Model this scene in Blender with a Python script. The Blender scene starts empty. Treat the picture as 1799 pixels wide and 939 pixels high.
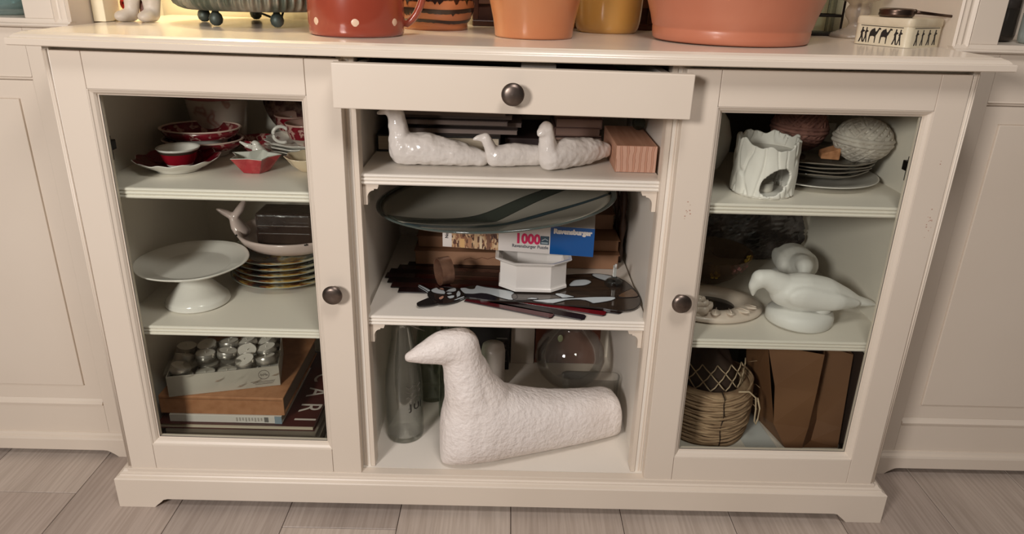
import bpy, bmesh, math, random
from mathutils import Vector, Matrix, noise
PI = math.pi
rnd = random.Random(7)
scene = bpy.context.scene
COL = scene.collection

# ------------------------------------------------------------------ camera
cam_d = bpy.data.cameras.new('camera')
cam = bpy.data.objects.new('camera', cam_d); COL.objects.link(cam)
cam_d.sensor_width = 36.0
cam_d.lens = 24.38632
cam_d.shift_x = -0.0012247
cam_d.shift_y = -0.0242861
cam_d.clip_start = 0.01
m = Matrix(((0.99964836, -0.02512342, -0.00848396), (0.00103744, 0.35674979, -0.93419940), (0.02649694, 0.93386209, 0.35665040))).to_4x4()
m.translation = Vector((-0.0025158, -1.0538942, 0.9495912))
cam.matrix_world = m
scene.camera = cam

# ------------------------------------------------------------------ light, world, exposure
world = bpy.data.worlds.new('world'); scene.world = world
world.use_nodes = True
bg = world.node_tree.nodes['Background']
bg.inputs[0].default_value = (1.0, 0.87, 0.77, 1)
bg.inputs[1].default_value = 0.06
vs = scene.view_settings
vs.view_transform = 'Standard'; vs.look = 'None'; vs.exposure = 0.0; vs.gamma = 1.0
vs.use_curve_mapping = False

def area_light(name, loc, target, size, power, color):
    l = bpy.data.lights.new(name, 'AREA'); l.shape = 'DISK'; l.size = size
    l.energy = power; l.color = color
    o = bpy.data.objects.new(name, l); COL.objects.link(o)
    o.location = loc
    o.rotation_euler = (Vector(target) - Vector(loc)).to_track_quat('-Z', 'Y').to_euler()
    return o
# a standing lamp to the left behind the photographer and a weaker fill added overhead
area_light('floor_lamp', (-1.0, -1.8, 1.30), (-0.05, 0, 0.35), 0.40, 29, (1.0, 0.93, 0.885))
area_light('overhead_fill', (0.22, -0.95, 2.1), (0, 0, 0.40), 0.5, 12.5, (1.0, 0.93, 0.885))
# warm lamp hanging in the niche above the left end of the sideboard
pl = bpy.data.lights.new('niche_lamp', 'POINT'); pl.energy = 6.0; pl.color = (1.0, 0.86, 0.55)
pl.shadow_soft_size = 0.035
po = bpy.data.objects.new('niche_lamp', pl); COL.objects.link(po); po.location = (-0.60, 0.34, 1.20)

# ------------------------------------------------------------------ colour and material helpers
def S(r, g, b):
    f = lambda c: (c/255)/12.92 if c/255 <= 0.04045 else ((c/255+0.055)/1.055)**2.4
    return (f(r), f(g), f(b), 1)

def mat(name, col, rough=0.5, metal=0.0, spec=0.5, var=None, bump=None, coat=0.0, scale3=None):
    """var = (noise scale, second colour, contrast lo, hi); bump = (noise scale, strength, distance)"""
    m = bpy.data.materials.new(name); m.use_nodes = True
    nt = m.node_tree; b = nt.nodes['Principled BSDF']
    b.inputs['Base Color'].default_value = col
    b.inputs['Roughness'].default_value = rough
    b.inputs['Metallic'].default_value = metal
    b.inputs['Specular IOR Level'].default_value = spec
    if coat: b.inputs['Coat Weight'].default_value = coat; b.inputs['Coat Roughness'].default_value = 0.08
    if var or bump:
        tc = nt.nodes.new('ShaderNodeTexCoord'); mp = nt.nodes.new('ShaderNodeMapping')
        nt.links.new(tc.outputs['Object'], mp.inputs[0])
        if scale3: mp.inputs['Scale'].default_value = scale3
    if var:
        n = nt.nodes.new('ShaderNodeTexNoise'); n.inputs['Scale'].default_value = var[0]
        n.inputs['Detail'].default_value = 4
        nt.links.new(mp.outputs[0], n.inputs['Vector'])
        r = nt.nodes.new('ShaderNodeValToRGB')
        r.color_ramp.elements[0].color = col; r.color_ramp.elements[1].color = var[1]
        r.color_ramp.elements[0].position = var[2] if len(var) > 2 else 0.35
        r.color_ramp.elements[1].position = var[3] if len(var) > 3 else 0.65
        nt.links.new(n.outputs['Fac'], r.inputs[0]); nt.links.new(r.outputs[0], b.inputs['Base Color'])
    if bump:
        n = nt.nodes.new('ShaderNodeTexNoise'); n.inputs['Scale'].default_value = bump[0]
        n.inputs['Detail'].default_value = 3
        nt.links.new(mp.outputs[0], n.inputs['Vector'])
        bp = nt.nodes.new('ShaderNodeBump'); bp.inputs['Strength'].default_value = bump[1]
        bp.inputs['Distance'].default_value = bump[2] if len(bump) > 2 else 0.002
        nt.links.new(n.outputs['Fac'], bp.inputs['Height']); nt.links.new(bp.outputs[0], b.inputs['Normal'])
    return m

def glass(name, tint, rough=0.03, facing=0.25, body=0.0, bcol=None, bump=None):
    """thin clear glass: transparent with a fresnel gloss, optionally some body colour"""
    m = bpy.data.materials.new(name); m.use_nodes = True
    nt = m.node_tree; nt.nodes.remove(nt.nodes['Principled BSDF'])
    out = nt.nodes['Material Output']
    t = nt.nodes.new('ShaderNodeBsdfTransparent'); t.inputs[0].default_value = tint
    g = nt.nodes.new('ShaderNodeBsdfGlossy'); g.inputs['Roughness'].default_value = rough
    g.inputs[0].default_value = (0.9, 0.9, 0.9, 1)
    lw = nt.nodes.new('ShaderNodeLayerWeight'); lw.inputs[0].default_value = facing
    mx = nt.nodes.new('ShaderNodeMixShader')
    mu = nt.nodes.new('ShaderNodeMath'); mu.operation = 'MULTIPLY'; mu.inputs[1].default_value = 0.55
    nt.links.new(lw.outputs['Fresnel'], mu.inputs[0]); nt.links.new(mu.outputs[0], mx.inputs[0])
    src = t
    if body > 0:
        d = nt.nodes.new('ShaderNodeBsdfDiffuse'); d.inputs[0].default_value = bcol
        m2 = nt.nodes.new('ShaderNodeMixShader'); m2.inputs[0].default_value = body
        nt.links.new(t.outputs[0], m2.inputs[1]); nt.links.new(d.outputs[0], m2.inputs[2]); src = m2
    nt.links.new(src.outputs[0], mx.inputs[1]); nt.links.new(g.outputs[0], mx.inputs[2])
    if bump:
        tc = nt.nodes.new('ShaderNodeTexCoord')
        n = nt.nodes.new('ShaderNodeTexNoise'); n.inputs['Scale'].default_value = bump[0]; n.inputs['Detail'].default_value = 3
        nt.links.new(tc.outputs['Object'], n.inputs['Vector'])
        bp = nt.nodes.new('ShaderNodeBump'); bp.inputs['Strength'].default_value = bump[1]; bp.inputs['Distance'].default_value = 0.004
        nt.links.new(n.outputs['Fac'], bp.inputs['Height'])
        for x in (g, lw): nt.links.new(bp.outputs[0], x.inputs['Normal'])
    nt.links.new(mx.outputs[0], out.inputs[0])
    return m

def ramp_mat(name, stops, coord, scale, kind='noise', rough=0.4, coat=0.0, detail=4, mapscale=(1, 1, 1), bump=0.0):
    """a print or pattern with several colours: stops = [(pos, colour)]"""
    m = bpy.data.materials.new(name); m.use_nodes = True
    nt = m.node_tree; b = nt.nodes['Principled BSDF']; b.inputs['Roughness'].default_value = rough
    if coat: b.inputs['Coat Weight'].default_value = coat
    tc = nt.nodes.new('ShaderNodeTexCoord'); mp = nt.nodes.new('ShaderNodeMapping')
    mp.inputs['Scale'].default_value = mapscale
    nt.links.new(tc.outputs[coord], mp.inputs[0])
    if kind == 'noise':
        n = nt.nodes.new('ShaderNodeTexNoise'); n.inputs['Scale'].default_value = scale; n.inputs['Detail'].default_value = detail
        o = n.outputs['Fac']
    elif kind == 'voronoi':
        n = nt.nodes.new('ShaderNodeTexVoronoi'); n.inputs['Scale'].default_value = scale; o = n.outputs['Distance']
    elif kind == 'cells':
        n = nt.nodes.new('ShaderNodeTexVoronoi'); n.inputs['Scale'].default_value = scale; n.distance = 'CHEBYCHEV'; o = n.outputs['Color']
    elif kind == 'wave':
        n = nt.nodes.new('ShaderNodeTexWave'); n.inputs['Scale'].default_value = scale; n.inputs['Distortion'].default_value = 3.0
        n.inputs['Detail'].default_value = detail; o = n.outputs['Fac']
    nt.links.new(mp.outputs[0], n.inputs['Vector'])
    r = nt.nodes.new('ShaderNodeValToRGB'); cr = r.color_ramp
    while len(cr.elements) < len(stops): cr.elements.new(0.5)
    for e, (p, c) in zip(cr.elements, stops): e.position = p; e.color = c
    if kind in ('cells',): cr.interpolation = 'CONSTANT'
    nt.links.new(o, r.inputs[0]); nt.links.new(r.outputs[0], b.inputs['Base Color'])
    if bump:
        bp = nt.nodes.new('ShaderNodeBump'); bp.inputs['Strength'].default_value = bump; bp.inputs['Distance'].default_value = 0.002
        nt.links.new(o, bp.inputs['Height']); nt.links.new(bp.outputs[0], b.inputs['Normal'])
    return m

# ------------------------------------------------------------------ mesh helpers
class MB:
    def __init__(self): self.v = []; self.f = []
    def add(self, vs, fs):
        o = len(self.v); self.v += [tuple(p) for p in vs]; self.f += [tuple(i+o for i in q) for q in fs]
        return self
    def box(self, x0, x1, y0, y1, z0, z1):
        vs = [(x, y, z) for x in (x0, x1) for y in (y0, y1) for z in (z0, z1)]
        return self.add(vs, [(0,1,3,2),(4,6,7,5),(0,4,5,1),(2,3,7,6),(0,2,6,4),(1,5,7,3)])
    def prism(self, poly, a, b, axis='y'):
        """poly of 2d points pushed from a to b along the axis; x: (y,z)  y: (x,z)  z: (x,y)"""
        def P(p, t):
            return (t, p[0], p[1]) if axis == 'x' else (p[0], t, p[1]) if axis == 'y' else (p[0], p[1], t)
        n = len(poly)
        vs = [P(p, a) for p in poly] + [P(p, b) for p in poly]
        fs = [tuple(range(n)), tuple(range(2*n-1, n-1, -1))] + [(i, n+i, n+(i+1) % n, (i+1) % n) for i in range(n)]
        return self.add(vs, fs)
    def lathe(self, prof, c=(0,0,0), seg=40, sx=1.0, sy=1.0, axis='z', fn=None, capb=False, capt=False):
        """prof [(r, h)], fn(ang, r, h) -> (r, h)"""
        vs = []; n = len(prof)
        for j in range(seg):
            a = 2*PI*j/seg
            for (r, h) in prof:
                if fn: r, h = fn(a, r, h)
                p = (r*math.cos(a)*sx, r*math.sin(a)*sy, h)
                if axis == 'y': p = (p[0], -p[2], p[1])
                if axis == 'x': p = (p[2], p[0], p[1])
                vs.append((p[0]+c[0], p[1]+c[1], p[2]+c[2]))
        fs = [(j*n+i, ((j+1) % seg)*n+i, ((j+1) % seg)*n+i+1, j*n+i+1) for j in range(seg) for i in range(n-1)]
        if capb: fs.append(tuple(j*n for j in range(seg-1, -1, -1)))
        if capt: fs.append(tuple(j*n+n-1 for j in range(seg)))
        return self.add(vs, fs)
    def tube(self, path, r, seg=8, closed=False, flat=1.0, cap=True):
        n = len(path); P = [Vector(p) for p in path]
        rr = r if isinstance(r, (list, tuple)) else [r]*n
        up = Vector((0, 0, 1)); vs = []
        for i, p in enumerate(P):
            t = (P[(i+1) % n]-P[i-1]) if closed else (P[min(i+1, n-1)]-P[max(i-1, 0)])
            t = t.normalized() if t.length > 1e-9 else Vector((1, 0, 0))
            a = t.cross(up)
            if a.length < 1e-3: a = t.cross(Vector((0, 1, 0)))
            a.normalize(); b = a.cross(t)
            for k in range(seg):
                w = 2*PI*k/seg
                vs.append(p + a*math.cos(w)*rr[i] + b*math.sin(w)*rr[i]*flat)
        fs = []
        for i in range(n if closed else n-1):
            i2 = (i+1) % n
            fs += [(i*seg+k, i*seg+(k+1) % seg, i2*seg+(k+1) % seg, i2*seg+k) for k in range(seg)]
        if cap and not closed:
            fs += [tuple(range(seg-1, -1, -1)), tuple((n-1)*seg+k for k in range(seg))]
        return self.add(vs, fs)
    def ball(self, c, r, seg=16, rings=10):
        rx, ry, rz = r if isinstance(r, (list, tuple)) else (r, r, r)
        vs = [(c[0], c[1], c[2]-rz)]
        for i in range(1, rings):
            t = PI*i/rings
            for j in range(seg):
                a = 2*PI*j/seg
                vs.append((c[0]+rx*math.sin(t)*math.cos(a), c[1]+ry*math.sin(t)*math.sin(a), c[2]-rz*math.cos(t)))
        vs.append((c[0], c[1], c[2]+rz)); top = len(vs)-1
        fs = [(0, 1+(j+1) % seg, 1+j) for j in range(seg)]
        for i in range(rings-2):
            b = 1+i*seg
            fs += [(b+j, b+(j+1) % seg, b+seg+(j+1) % seg, b+seg+j) for j in range(seg)]
        b = 1+(rings-2)*seg
        fs += [(b+j, b+(j+1) % seg, top) for j in range(seg)]
        return self.add(vs, fs)
    def chain(self, pts, n=9):
        """overlapping ellipsoids from point to point: (x, y, z, rx, ry, rz)"""
        for a, b in zip(pts[:-1], pts[1:]):
            for i in range(n+1):
                t = i/n; q = [a[k]*(1-t)+b[k]*t for k in range(6)]
                self.ball(q[:3], q[3:], 14, 9)
        return self
    def rings(self, R, close_top=True, close_bottom=True):
        """loft through rings with equal point counts"""
        n = len(R[0]); vs = [p for r in R for p in r]; fs = []
        for i in range(len(R)-1):
            fs += [(i*n+k, i*n+(k+1) % n, (i+1)*n+(k+1) % n, (i+1)*n+k) for k in range(n)]
        if close_bottom: fs.append(tuple(range(n-1, -1, -1)))
        if close_top: fs.append(tuple((len(R)-1)*n+k for k in range(n)))
        return self.add(vs, fs)
    def xf(self, fn): self.v = [tuple(fn(Vector(p))) for p in self.v]; return self
    def build(self, name, material, parent=None, smooth=False, bevel=0.0, bseg=2, mods=(), auto=None):
        me = bpy.data.meshes.new(name)
        o = bpy.data.objects.new(name, me)
        off = Vector((0, 0, 0)); p = parent
        while p is not None: off += p.location; p = p.parent
        me.from_pydata([Vector(q)-off for q in self.v], [], self.f)
        bm = bmesh.new(); bm.from_mesh(me)
        bmesh.ops.recalc_face_normals(bm, faces=bm.faces)
        bm.to_mesh(me); bm.free()
        me.materials.append(material)
        if smooth:
            for q in me.polygons: q.use_smooth = True
        COL.objects.link(o)
        if parent: o.parent = parent
        if bevel:
            b = o.modifiers.new('bevel', 'BEVEL'); b.width = bevel; b.segments = bseg; b.limit_method = 'ANGLE'; b.angle_limit = math.radians(35)
        for fn in mods: fn(o)
        if auto:
            for q in me.polygons: q.use_smooth = True
            try: me.set_sharp_from_angle(angle=math.radians(auto))
            except Exception: pass
        return o

def subd(n):
    def f(o): s = o.modifiers.new('subdivision', 'SUBSURF'); s.levels = n; s.render_levels = n
    return f
def solid(t, off=0):
    def f(o): s = o.modifiers.new('solidify', 'SOLIDIFY'); s.thickness = t; s.offset = off
    return f
def remesh(vox, smooth=6):
    def f(o):
        r = o.modifiers.new('remesh', 'REMESH'); r.mode = 'VOXEL'; r.voxel_size = vox; r.use_smooth_shade = True
        s = o.modifiers.new('smooth', 'SMOOTH'); s.iterations = smooth; s.factor = 0.5
    return f
def displace(size, strength, depth=2):
    def f(o):
        t = bpy.data.textures.new('lumps', 'CLOUDS'); t.noise_scale = size; t.noise_depth = depth
        d = o.modifiers.new('displace', 'DISPLACE'); d.texture = t; d.strength = strength; d.texture_coords = 'LOCAL'; d.mid_level = 0.5
    return f
def clampz(mb, z):
    mb.v = [(p[0], p[1], max(p[2], z)) for p in mb.v]; return mb

# ------------------------------------------------------------------ object helpers
def thing(name, label, cat, loc, group=None, rz=0.0):
    o = bpy.data.objects.new(name, None); COL.objects.link(o)
    o.empty_display_size = 0.02
    o.location = loc; o.rotation_euler = (0, 0, rz)
    o['label'] = label; o['category'] = cat
    if group: o['group'] = group
    return o
def tag(o, label, cat, group=None):
    o['label'] = label; o['category'] = cat
    if group: o['group'] = group
    return o
def solo(mb, name, label, cat, material, origin, group=None, **kw):
    """a thing that is one mesh, with its origin at its base"""
    mb.xf(lambda p: p - Vector(origin))
    o = mb.build(name, material, None, **kw); o.location = origin
    return tag(o, label, cat, group)
def struct(o): o['kind'] = 'structure'; return o
def lettering(txt, size, material, parent, loc, rot, name='lettering', depth=0.0003, bold=0.0, sx=1.0):
    """real letters lying on a surface; loc is in the parent's frame"""
    c = bpy.data.curves.new(name, 'FONT'); c.body = txt; c.size = size; c.extrude = depth; c.offset = bold
    c.align_x = 'CENTER'; c.align_y = 'CENTER'; c.resolution_u = 3
    t = bpy.data.objects.new(name, c); COL.objects.link(t)
    bpy.context.view_layer.update()
    me = bpy.data.meshes.new_from_object(t.evaluated_get(bpy.context.evaluated_depsgraph_get()))
    bpy.data.objects.remove(t); bpy.data.curves.remove(c)
    me.name = name; me.materials.clear(); me.materials.append(material)
    o = bpy.data.objects.new(name, me); COL.objects.link(o)
    o.parent = parent; o.location = loc; o.rotation_euler = rot; o.scale = (sx, 1, 1)
    return o
def rotz(c, a):
    ca, sa = math.cos(a), math.sin(a)
    return lambda p: Vector((c[0]+(p.x-c[0])*ca-(p.y-c[1])*sa, c[1]+(p.x-c[0])*sa+(p.y-c[1])*ca, p.z))
def roty(c, a):
    ca, sa = math.cos(a), math.sin(a)
    return lambda p: Vector((c[0]+(p.x-c[0])*ca+(p.z-c[2])*sa, p.y, c[2]-(p.x-c[0])*sa+(p.z-c[2])*ca))
# ------------------------------------------------------------------ materials
PAINT = mat('cream_paint', S(226, 214, 199), 0.38, var=(3.0, S(221, 208, 192), 0.3, 0.7), bump=(90, 0.05, 0.001))
PAINT_IN = mat('cabinet_inside_paint', S(233, 226, 215), 0.45, bump=(60, 0.04, 0.001))
WALL = mat('wall_paint', S(240, 228, 198), 0.7, bump=(120, 0.1, 0.001))
PEWTER = mat('dark_pewter', S(128, 116, 108), 0.36, metal=0.95, var=(40, S(84, 72, 66), 0.35, 0.75), bump=(120, 0.1, 0.0006))
HINGE = mat('dark_hinge_metal', S(40, 36, 34), 0.35, metal=0.8)
PANE = glass('door_glass', (0.955, 0.97, 0.95, 1), 0.02, 0.12)
DIRT = mat('brown_speck', S(184, 146, 128), 0.7)
ROOM = mat('floor_joint_dark', S(70, 60, 54), 0.8)

# ------------------------------------------------------------------ setting: floor of planks, back wall
fl = struct(MB().box(-2.6, 2.6, -3.2, 0.52, -0.03, -0.004).build('floor', ROOM))
PLANKS = []
for k, (c1, c2) in enumerate([((198,184,172),(172,158,147)), ((190,175,164),(162,148,138)), ((204,191,179),(178,164,153)), ((184,171,161),(154,141,132))]):
    m_ = mat('grey_oak_plank', S(*c1), 0.42, var=(9, S(*c2), 0.3, 0.75), bump=(28, 0.18, 0.002), scale3=(1.0, 0.10, 1.0))
    nt = m_.node_tree; b_ = nt.nodes['Principled BSDF']
    # fine grain along the plank
    tc = nt.nodes['Texture Coordinate']; mp2 = nt.nodes.new('ShaderNodeMapping'); mp2.inputs['Scale'].default_value = (60, 2.2, 1)
    n2 = nt.nodes.new('ShaderNodeTexNoise'); n2.inputs['Scale'].default_value = 3.0; n2.inputs['Detail'].default_value = 6
    nt.links.new(tc.outputs['Object'], mp2.inputs[0]); nt.links.new(mp2.outputs[0], n2.inputs['Vector'])
    mixn = nt.nodes.new('ShaderNodeMix'); mixn.data_type = 'RGBA'; mixn.blend_type = 'MULTIPLY'
    rr = nt.nodes.new('ShaderNodeValToRGB'); rr.color_ramp.elements[0].position = 0.40; rr.color_ramp.elements[0].color = (0.80, 0.78, 0.76, 1)
    rr.color_ramp.elements[1].position = 0.58; rr.color_ramp.elements[1].color = (1, 1, 1, 1)
    src = b_.inputs['Base Color'].links[0].from_socket
    nt.links.new(n2.outputs['Fac'], rr.inputs[0])
    mixn.inputs['Factor'].default_value = 0.75
    nt.links.new(src, mixn.inputs['A']); nt.links.new(rr.outputs[0], mixn.inputs['B'])
    nt.links.new(mixn.outputs['Result'], b_.inputs['Base Color'])
    PLANKS.append(m_)
PW = 0.2092
r2 = random.Random(3)
for i in range(-13, 12):
    xa = 0.017 + i*PW; xb = xa + PW
    ends = {-2: [-3.0, -1.5, -0.056, 0.5], -5: [-3.0, -1.3, 0.02, 0.5]}.get(i)
    if not ends:
        y = -3.0 + r2.uniform(-.2, 0); ends = [y]
        cut = r2.choice([-1.7, -1.25, -0.75])
        ends += [cut, 0.5] if cut < -1.0 else [-1.9, cut, 0.5]
    for a, b in zip(ends[:-1], ends[1:]):
        o = MB().box(-PW/2+0.0006, PW/2-0.0006, -(b-a)/2+0.0006, (b-a)/2-0.0006, -0.004, 0.0)
        ob = o.build('plank', PLANKS[r2.randrange(4)], None, bevel=0.0008, bseg=1)
        ob.parent = fl; ob.location = ((xa+xb)/2, (a+b)/2, 0)
struct(MB().box(-2.6, 2.6, 0.475, 0.56, -0.03, 2.4).build('wall_back', WALL))

# ------------------------------------------------------------------ sideboard
def sag(x): return -0.0041*max(0.0, 1-(x/0.725)**2)
TOPZ = 0.859
def topz(x): return TOPZ + sag(x)
sb = thing('sideboard', 'cream painted sideboard with two glass doors, open middle shelves and a pulled-out drawer', 'sideboard', (0, 0.22, 0))
# worktop with a moulded edge, sagging a little in the middle
def ring_rect(off, z, n=24):
    x0, x1, y0, y1 = -0.727+off, 0.727-off, -0.028+off, 0.462
    P = [(x0+(x1-x0)*i/n, y0, z) for i in range(n+1)] + [(x1+(x0-x1)*i/n, y1, z) for i in range(n+1)]
    return [(x, y, zz+sag(x)) for x, y, zz in P]
wt = MB().rings([ring_rect(0.002, 0.8401), ring_rect(0, 0.8415), ring_rect(0, 0.8492), ring_rect(0.0008, 0.8505), ring_rect(0.0045, 0.8512),
                 ring_rect(0.0060, 0.8535), ring_rect(0.0090, 0.8560), ring_rect(0.0135, 0.8576), ring_rect(0.0150, 0.8583), ring_rect(0.0165, 0.8590)])
wt.build('worktop', mat('cream_worktop_gloss', S(226, 214, 199), 0.22, var=(3.0, S(221, 208, 192), 0.3, 0.7)), sb)
# carcass
for s in (-1, 1):
    xo, xi = 0.697*s, 0.687*s
    MB().box(min(xo, xi), max(xo, xi), 0.004, 0.455, 0.078, 0.8365).build('side_panel', PAINT_IN, sb)
    MB().box(min(.25*s, .268*s), max(.25*s, .268*s), 0.021, 0.455, 0.078, 0.8355).build('partition', PAINT_IN, sb)
    # beaded corner strips and beaded posts beside the open shelves
    bead = MB()
    for dx, r in ((0.692, 0.0022), (0.6952, 0.0016)):
        bead.tube([(dx*s, 0.003, 0.082), (dx*s, 0.003, 0.833)], r, 8)
    bead.build('corner_bead', PAINT, sb, smooth=True)
    post = MB().box(min(.241*s, .2632*s), max(.241*s, .2632*s), 0.022, 0.048, 0.0805, 0.835)
    post.build('post', PAINT, sb, bevel=0.001)
    gr = MB()
    for dx in (0.2605, 0.2565): gr.tube([(dx*s, 0.0215, 0.081), (dx*s, 0.0215, 0.835)], 0.0016, 8)
    gr.box(min(.2415*s, .249*s), max(.2415*s, .249*s), 0.019, 0.023, 0.0805, 0.835)
    gr.build('post_bead', PAINT, sb, smooth=False)
MB().box(-0.697, 0.697, 0.447, 0.457, 0.078, 0.8365).build('back_panel', PAINT_IN, sb)
MB().box(-0.687, 0.687, 0.016, 0.447, 0.068, 0.0796).build('bottom_panel', PAINT_IN, sb)
MB().box(-0.697, 0.697, -0.002, 0.0155, 0.064, 0.0795).build('front_sill', PAINT, sb, bevel=0.001)
# shelves with a reeded front edge
def shelf(x0, x1, z, name='shelf'):
    t = 0.018
    pr = [(0.445, z), (0.445, z-t), (0.032, z-t)]
    # three reeds
    for k in range(3):
        zc = z-t+0.003+0.006*k
        for a in (-80, -40, 0, 40, 80):
            pr.append((0.0325-0.0030*math.cos(math.radians(a)), zc+0.0028*math.sin(math.radians(a))))
    pr.append((0.032, z))
    return MB().prism(pr, x0, x1, 'x').build(name, PAINT_IN, sb)
shelf(-0.687, -0.268, 0.6136); shelf(-0.687, -0.268, 0.3611)
shelf(0.268, 0.687, 0.6126); shelf(0.268, 0.687, 0.3611)
shelf(-0.2455, 0.2455, 0.6471); shelf(-0.2455, 0.2455, 0.3916)
# little shaped brackets under the middle shelves
for z in (0.6295, 0.374):
    for s in (-1, 1):
        P = [(0.2405*s, z), (0.2405*s, z-0.036), (0.2335*s, z-0.036), (0.2335*s, z-0.024)]
        for a in range(0, 91, 15):
            P.append(((0.2335-0.011+0.011*math.cos(math.radians(a)))*s, z-0.024+0.013*math.sin(math.radians(a))))
        P += [(0.2225*s, z-0.0085), (0.2165*s, z-0.0085), (0.2145*s, z-0.003), (0.2145*s, z)]
        MB().prism(P, 0.034, 0.05).build('shelf_bracket', PAINT, sb, bevel=0.0006)
# plinth with moulded top and cut-out bottom edge
zp = 0.0629
P = [(-0.7186, 0), (-0.652, 0), (-0.6475, 0.005), (-0.640, 0.0115), (-0.634, 0.0175), (-0.626, 0.0195), (0.626, 0.0195), (0.634, 0.0175), (0.640, 0.0115), (0.6475, 0.005), (0.652, 0), (0.7186, 0), (0.7186, zp), (-0.7186, zp)]
MB().prism(P, -0.0138, 0.006).build('plinth_board', PAINT, sb, bevel=0.0008)
for s in (-1, 1):
    MB().box(min(.7186*s, .700*s), max(.7186*s, .700*s), 0.006, 0.455, 0.0, zp).build('plinth_side', PAINT, sb)
def pl_ring(off, z):
    x, y = 0.7186-off, -0.0138+off
    return [(-x, y, z), (x, y, z), (x, 0.455, z), (-x, 0.455, z)]
MB().rings([pl_ring(0.0, 0.0629), pl_ring(0.0015, 0.0645), pl_ring(0.007, 0.0665), pl_ring(0.0085, 0.0685), pl_ring(0.0085, 0.0705), pl_ring(0.0118, 0.0725), pl_ring(0.0135, 0.0745), pl_ring(0.0145, 0.0775)]).build('plinth_moulding', PAINT, sb)

# doors, hanging a touch low towards the middle
def knob_mb(c, r=0.0165, stand=0.025):
    pr = [(0.0, 0.0), (0.0085, 0.0), (0.0088, 0.002), (0.0062, 0.005), (0.0058, 0.011), (0.0105, 0.0145), (r*0.96, 0.0165), (r, 0.0190), (r*0.985, 0.0205),
          (r*0.90, 0.0212), (r*0.86, 0.0222), (r*0.6, 0.0238), (r*0.3, 0.0246), (0.0, 0.0249)]
    return MB().lathe([(a, b) for a, b in pr], c, 36, axis='y')
def door(s):
    d = bpy.data.objects.new('door', None); COL.objects.link(d); d.parent = sb
    d.location = Vector((0.69*s, 0, 0.08)) - sb.location
    X = lambda a, b: (min(a*s, b*s), max(a*s, b*s))
    MB().box(*X(.2633, .3150), 0, 0.02, 0.0779, 0.8320).build('door_stile', PAINT, d, bevel=0.0008)
    MB().box(*X(.6441, .6900), 0, 0.02, 0.0779, 0.8320).build('door_stile', PAINT, d, bevel=0.0008)
    MB().box(*X(.3157, .6436), 0.0002, 0.02, 0.7772, 0.8320).build('door_rail', PAINT, d, bevel=0.0008)
    MB().box(*X(.3157, .6436), 0.0002, 0.02, 0.0779, 0.1324).build('door_rail', PAINT, d, bevel=0.0008)
    # moulding stepping down to the glass
    def fr(off, y):
        a, b = X(.3150+off, .6441-off); return [(a, y, .1324+off), (b, y, .1324+off), (b, y, .7772-off), (a, y, .7772-off)]
    R = [fr(0, 0.0004), fr(0.0012, 0.0006), fr(0.0022, 0.0026), fr(0.0060, 0.0050), fr(0.0085, 0.0088), fr(0.0088, 0.0108), fr(0.0104, 0.0112), fr(0.0104, 0.0200)]
    MB().rings(R, False, False).build('glazing_moulding', PAINT, d)
    a, b = X(.3235, .6356)
    MB().box(a, b, 0.0130, 0.0160, .1410, .7686).build('glass_pane', PANE, d)
    edge = MB()
    for off, w in ((0.0098, 0.0012),):
        a, b = X(.3150+off, .6441-off)
        edge.box(a, a+w, 0.0118, 0.0128, .1424, .7674); edge.box(b-w, b, 0.0118, 0.0128, .1424, .7674)
        edge.box(a, b, 0.0118, 0.0128, .1424, .1424+w); edge.box(a, b, 0.0118, 0.0128, .7674-w, .7674)
    edge.build('grey_seal', mat('grey_seal', S(98, 94, 86), 0.5), d)
    knob_mb((0.2905*s, 0.0, 0.455)).build('knob', PEWTER, d, smooth=True)
    for z in (0.118, 0.679):
        h = MB().box(*X(.640, .672), 0.021, 0.034, z-0.02, z+0.02).box(*X(.648, .660), 0.030, 0.060, z-0.008, z+0.008)
        h.build('hinge', HINGE, d, bevel=0.001)
    if s > 0:
        sp = MB()
        r = random.Random(5)
        for (cx, cz, n, sd) in ((0.2875, 0.610, 9, .006), (0.675, 0.605, 7, .006), (0.676, 0.585, 5, 0.005), (0.672, 0.70, 2, 0.004)):
            for _ in range(n):
                x, z, q = cx+r.gauss(0, sd*.5), cz+r.gauss(0, sd*1.2), r.uniform(.0005, .0012)
                sp.box(x-q, x+q, -0.0002, 0.0004, z-q*.8, z+q*.8)
        o_ = sp.build('brown_specks', DIRT, d); o_['kind'] = 'stuff'
    d.rotation_euler = (0, -0.0060*s, 0)
    return d
door(-1); door(1)

# drawer, pulled out five centimetres and hanging a little askew
dr = bpy.data.objects.new('drawer', None); COL.objects.link(dr); dr.parent = sb
dr.location = Vector((0, 0, 0.795)) - sb.location
MB().box(-.2605, .2605, -0.0426, -0.0226, 0.7632, 0.8282).build('drawer_front', PAINT, dr, bevel=0.0016, bseg=3)
for s in (-1, 1):
    MB().box(min(.222*s, .236*s), max(.222*s, .236*s), -0.0226, 0.36, 0.7700, 0.8235).build('drawer_side', PAINT_IN, dr, bevel=0.001)
MB().box(-.222, .222, -0.0226, 0.36, 0.7690, 0.7740).build('drawer_bottom', PAINT_IN, dr)
MB().box(-.222, .222, 0.348, 0.36, 0.7740, 0.8200).build('drawer_back', PAINT_IN, dr)
knob_mb((0.0, -0.0426, 0.7945)).build('knob', PEWTER, dr, smooth=True)
dr.rotation_euler = (0, 0.0062, 0)
for s in (-1, 1): MB().box(min(.2365*s, .2495*s), max(.2365*s, .2495*s), 0.03, 0.40, 0.785, 0.797).build('drawer_runner', HINGE, sb)

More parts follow.
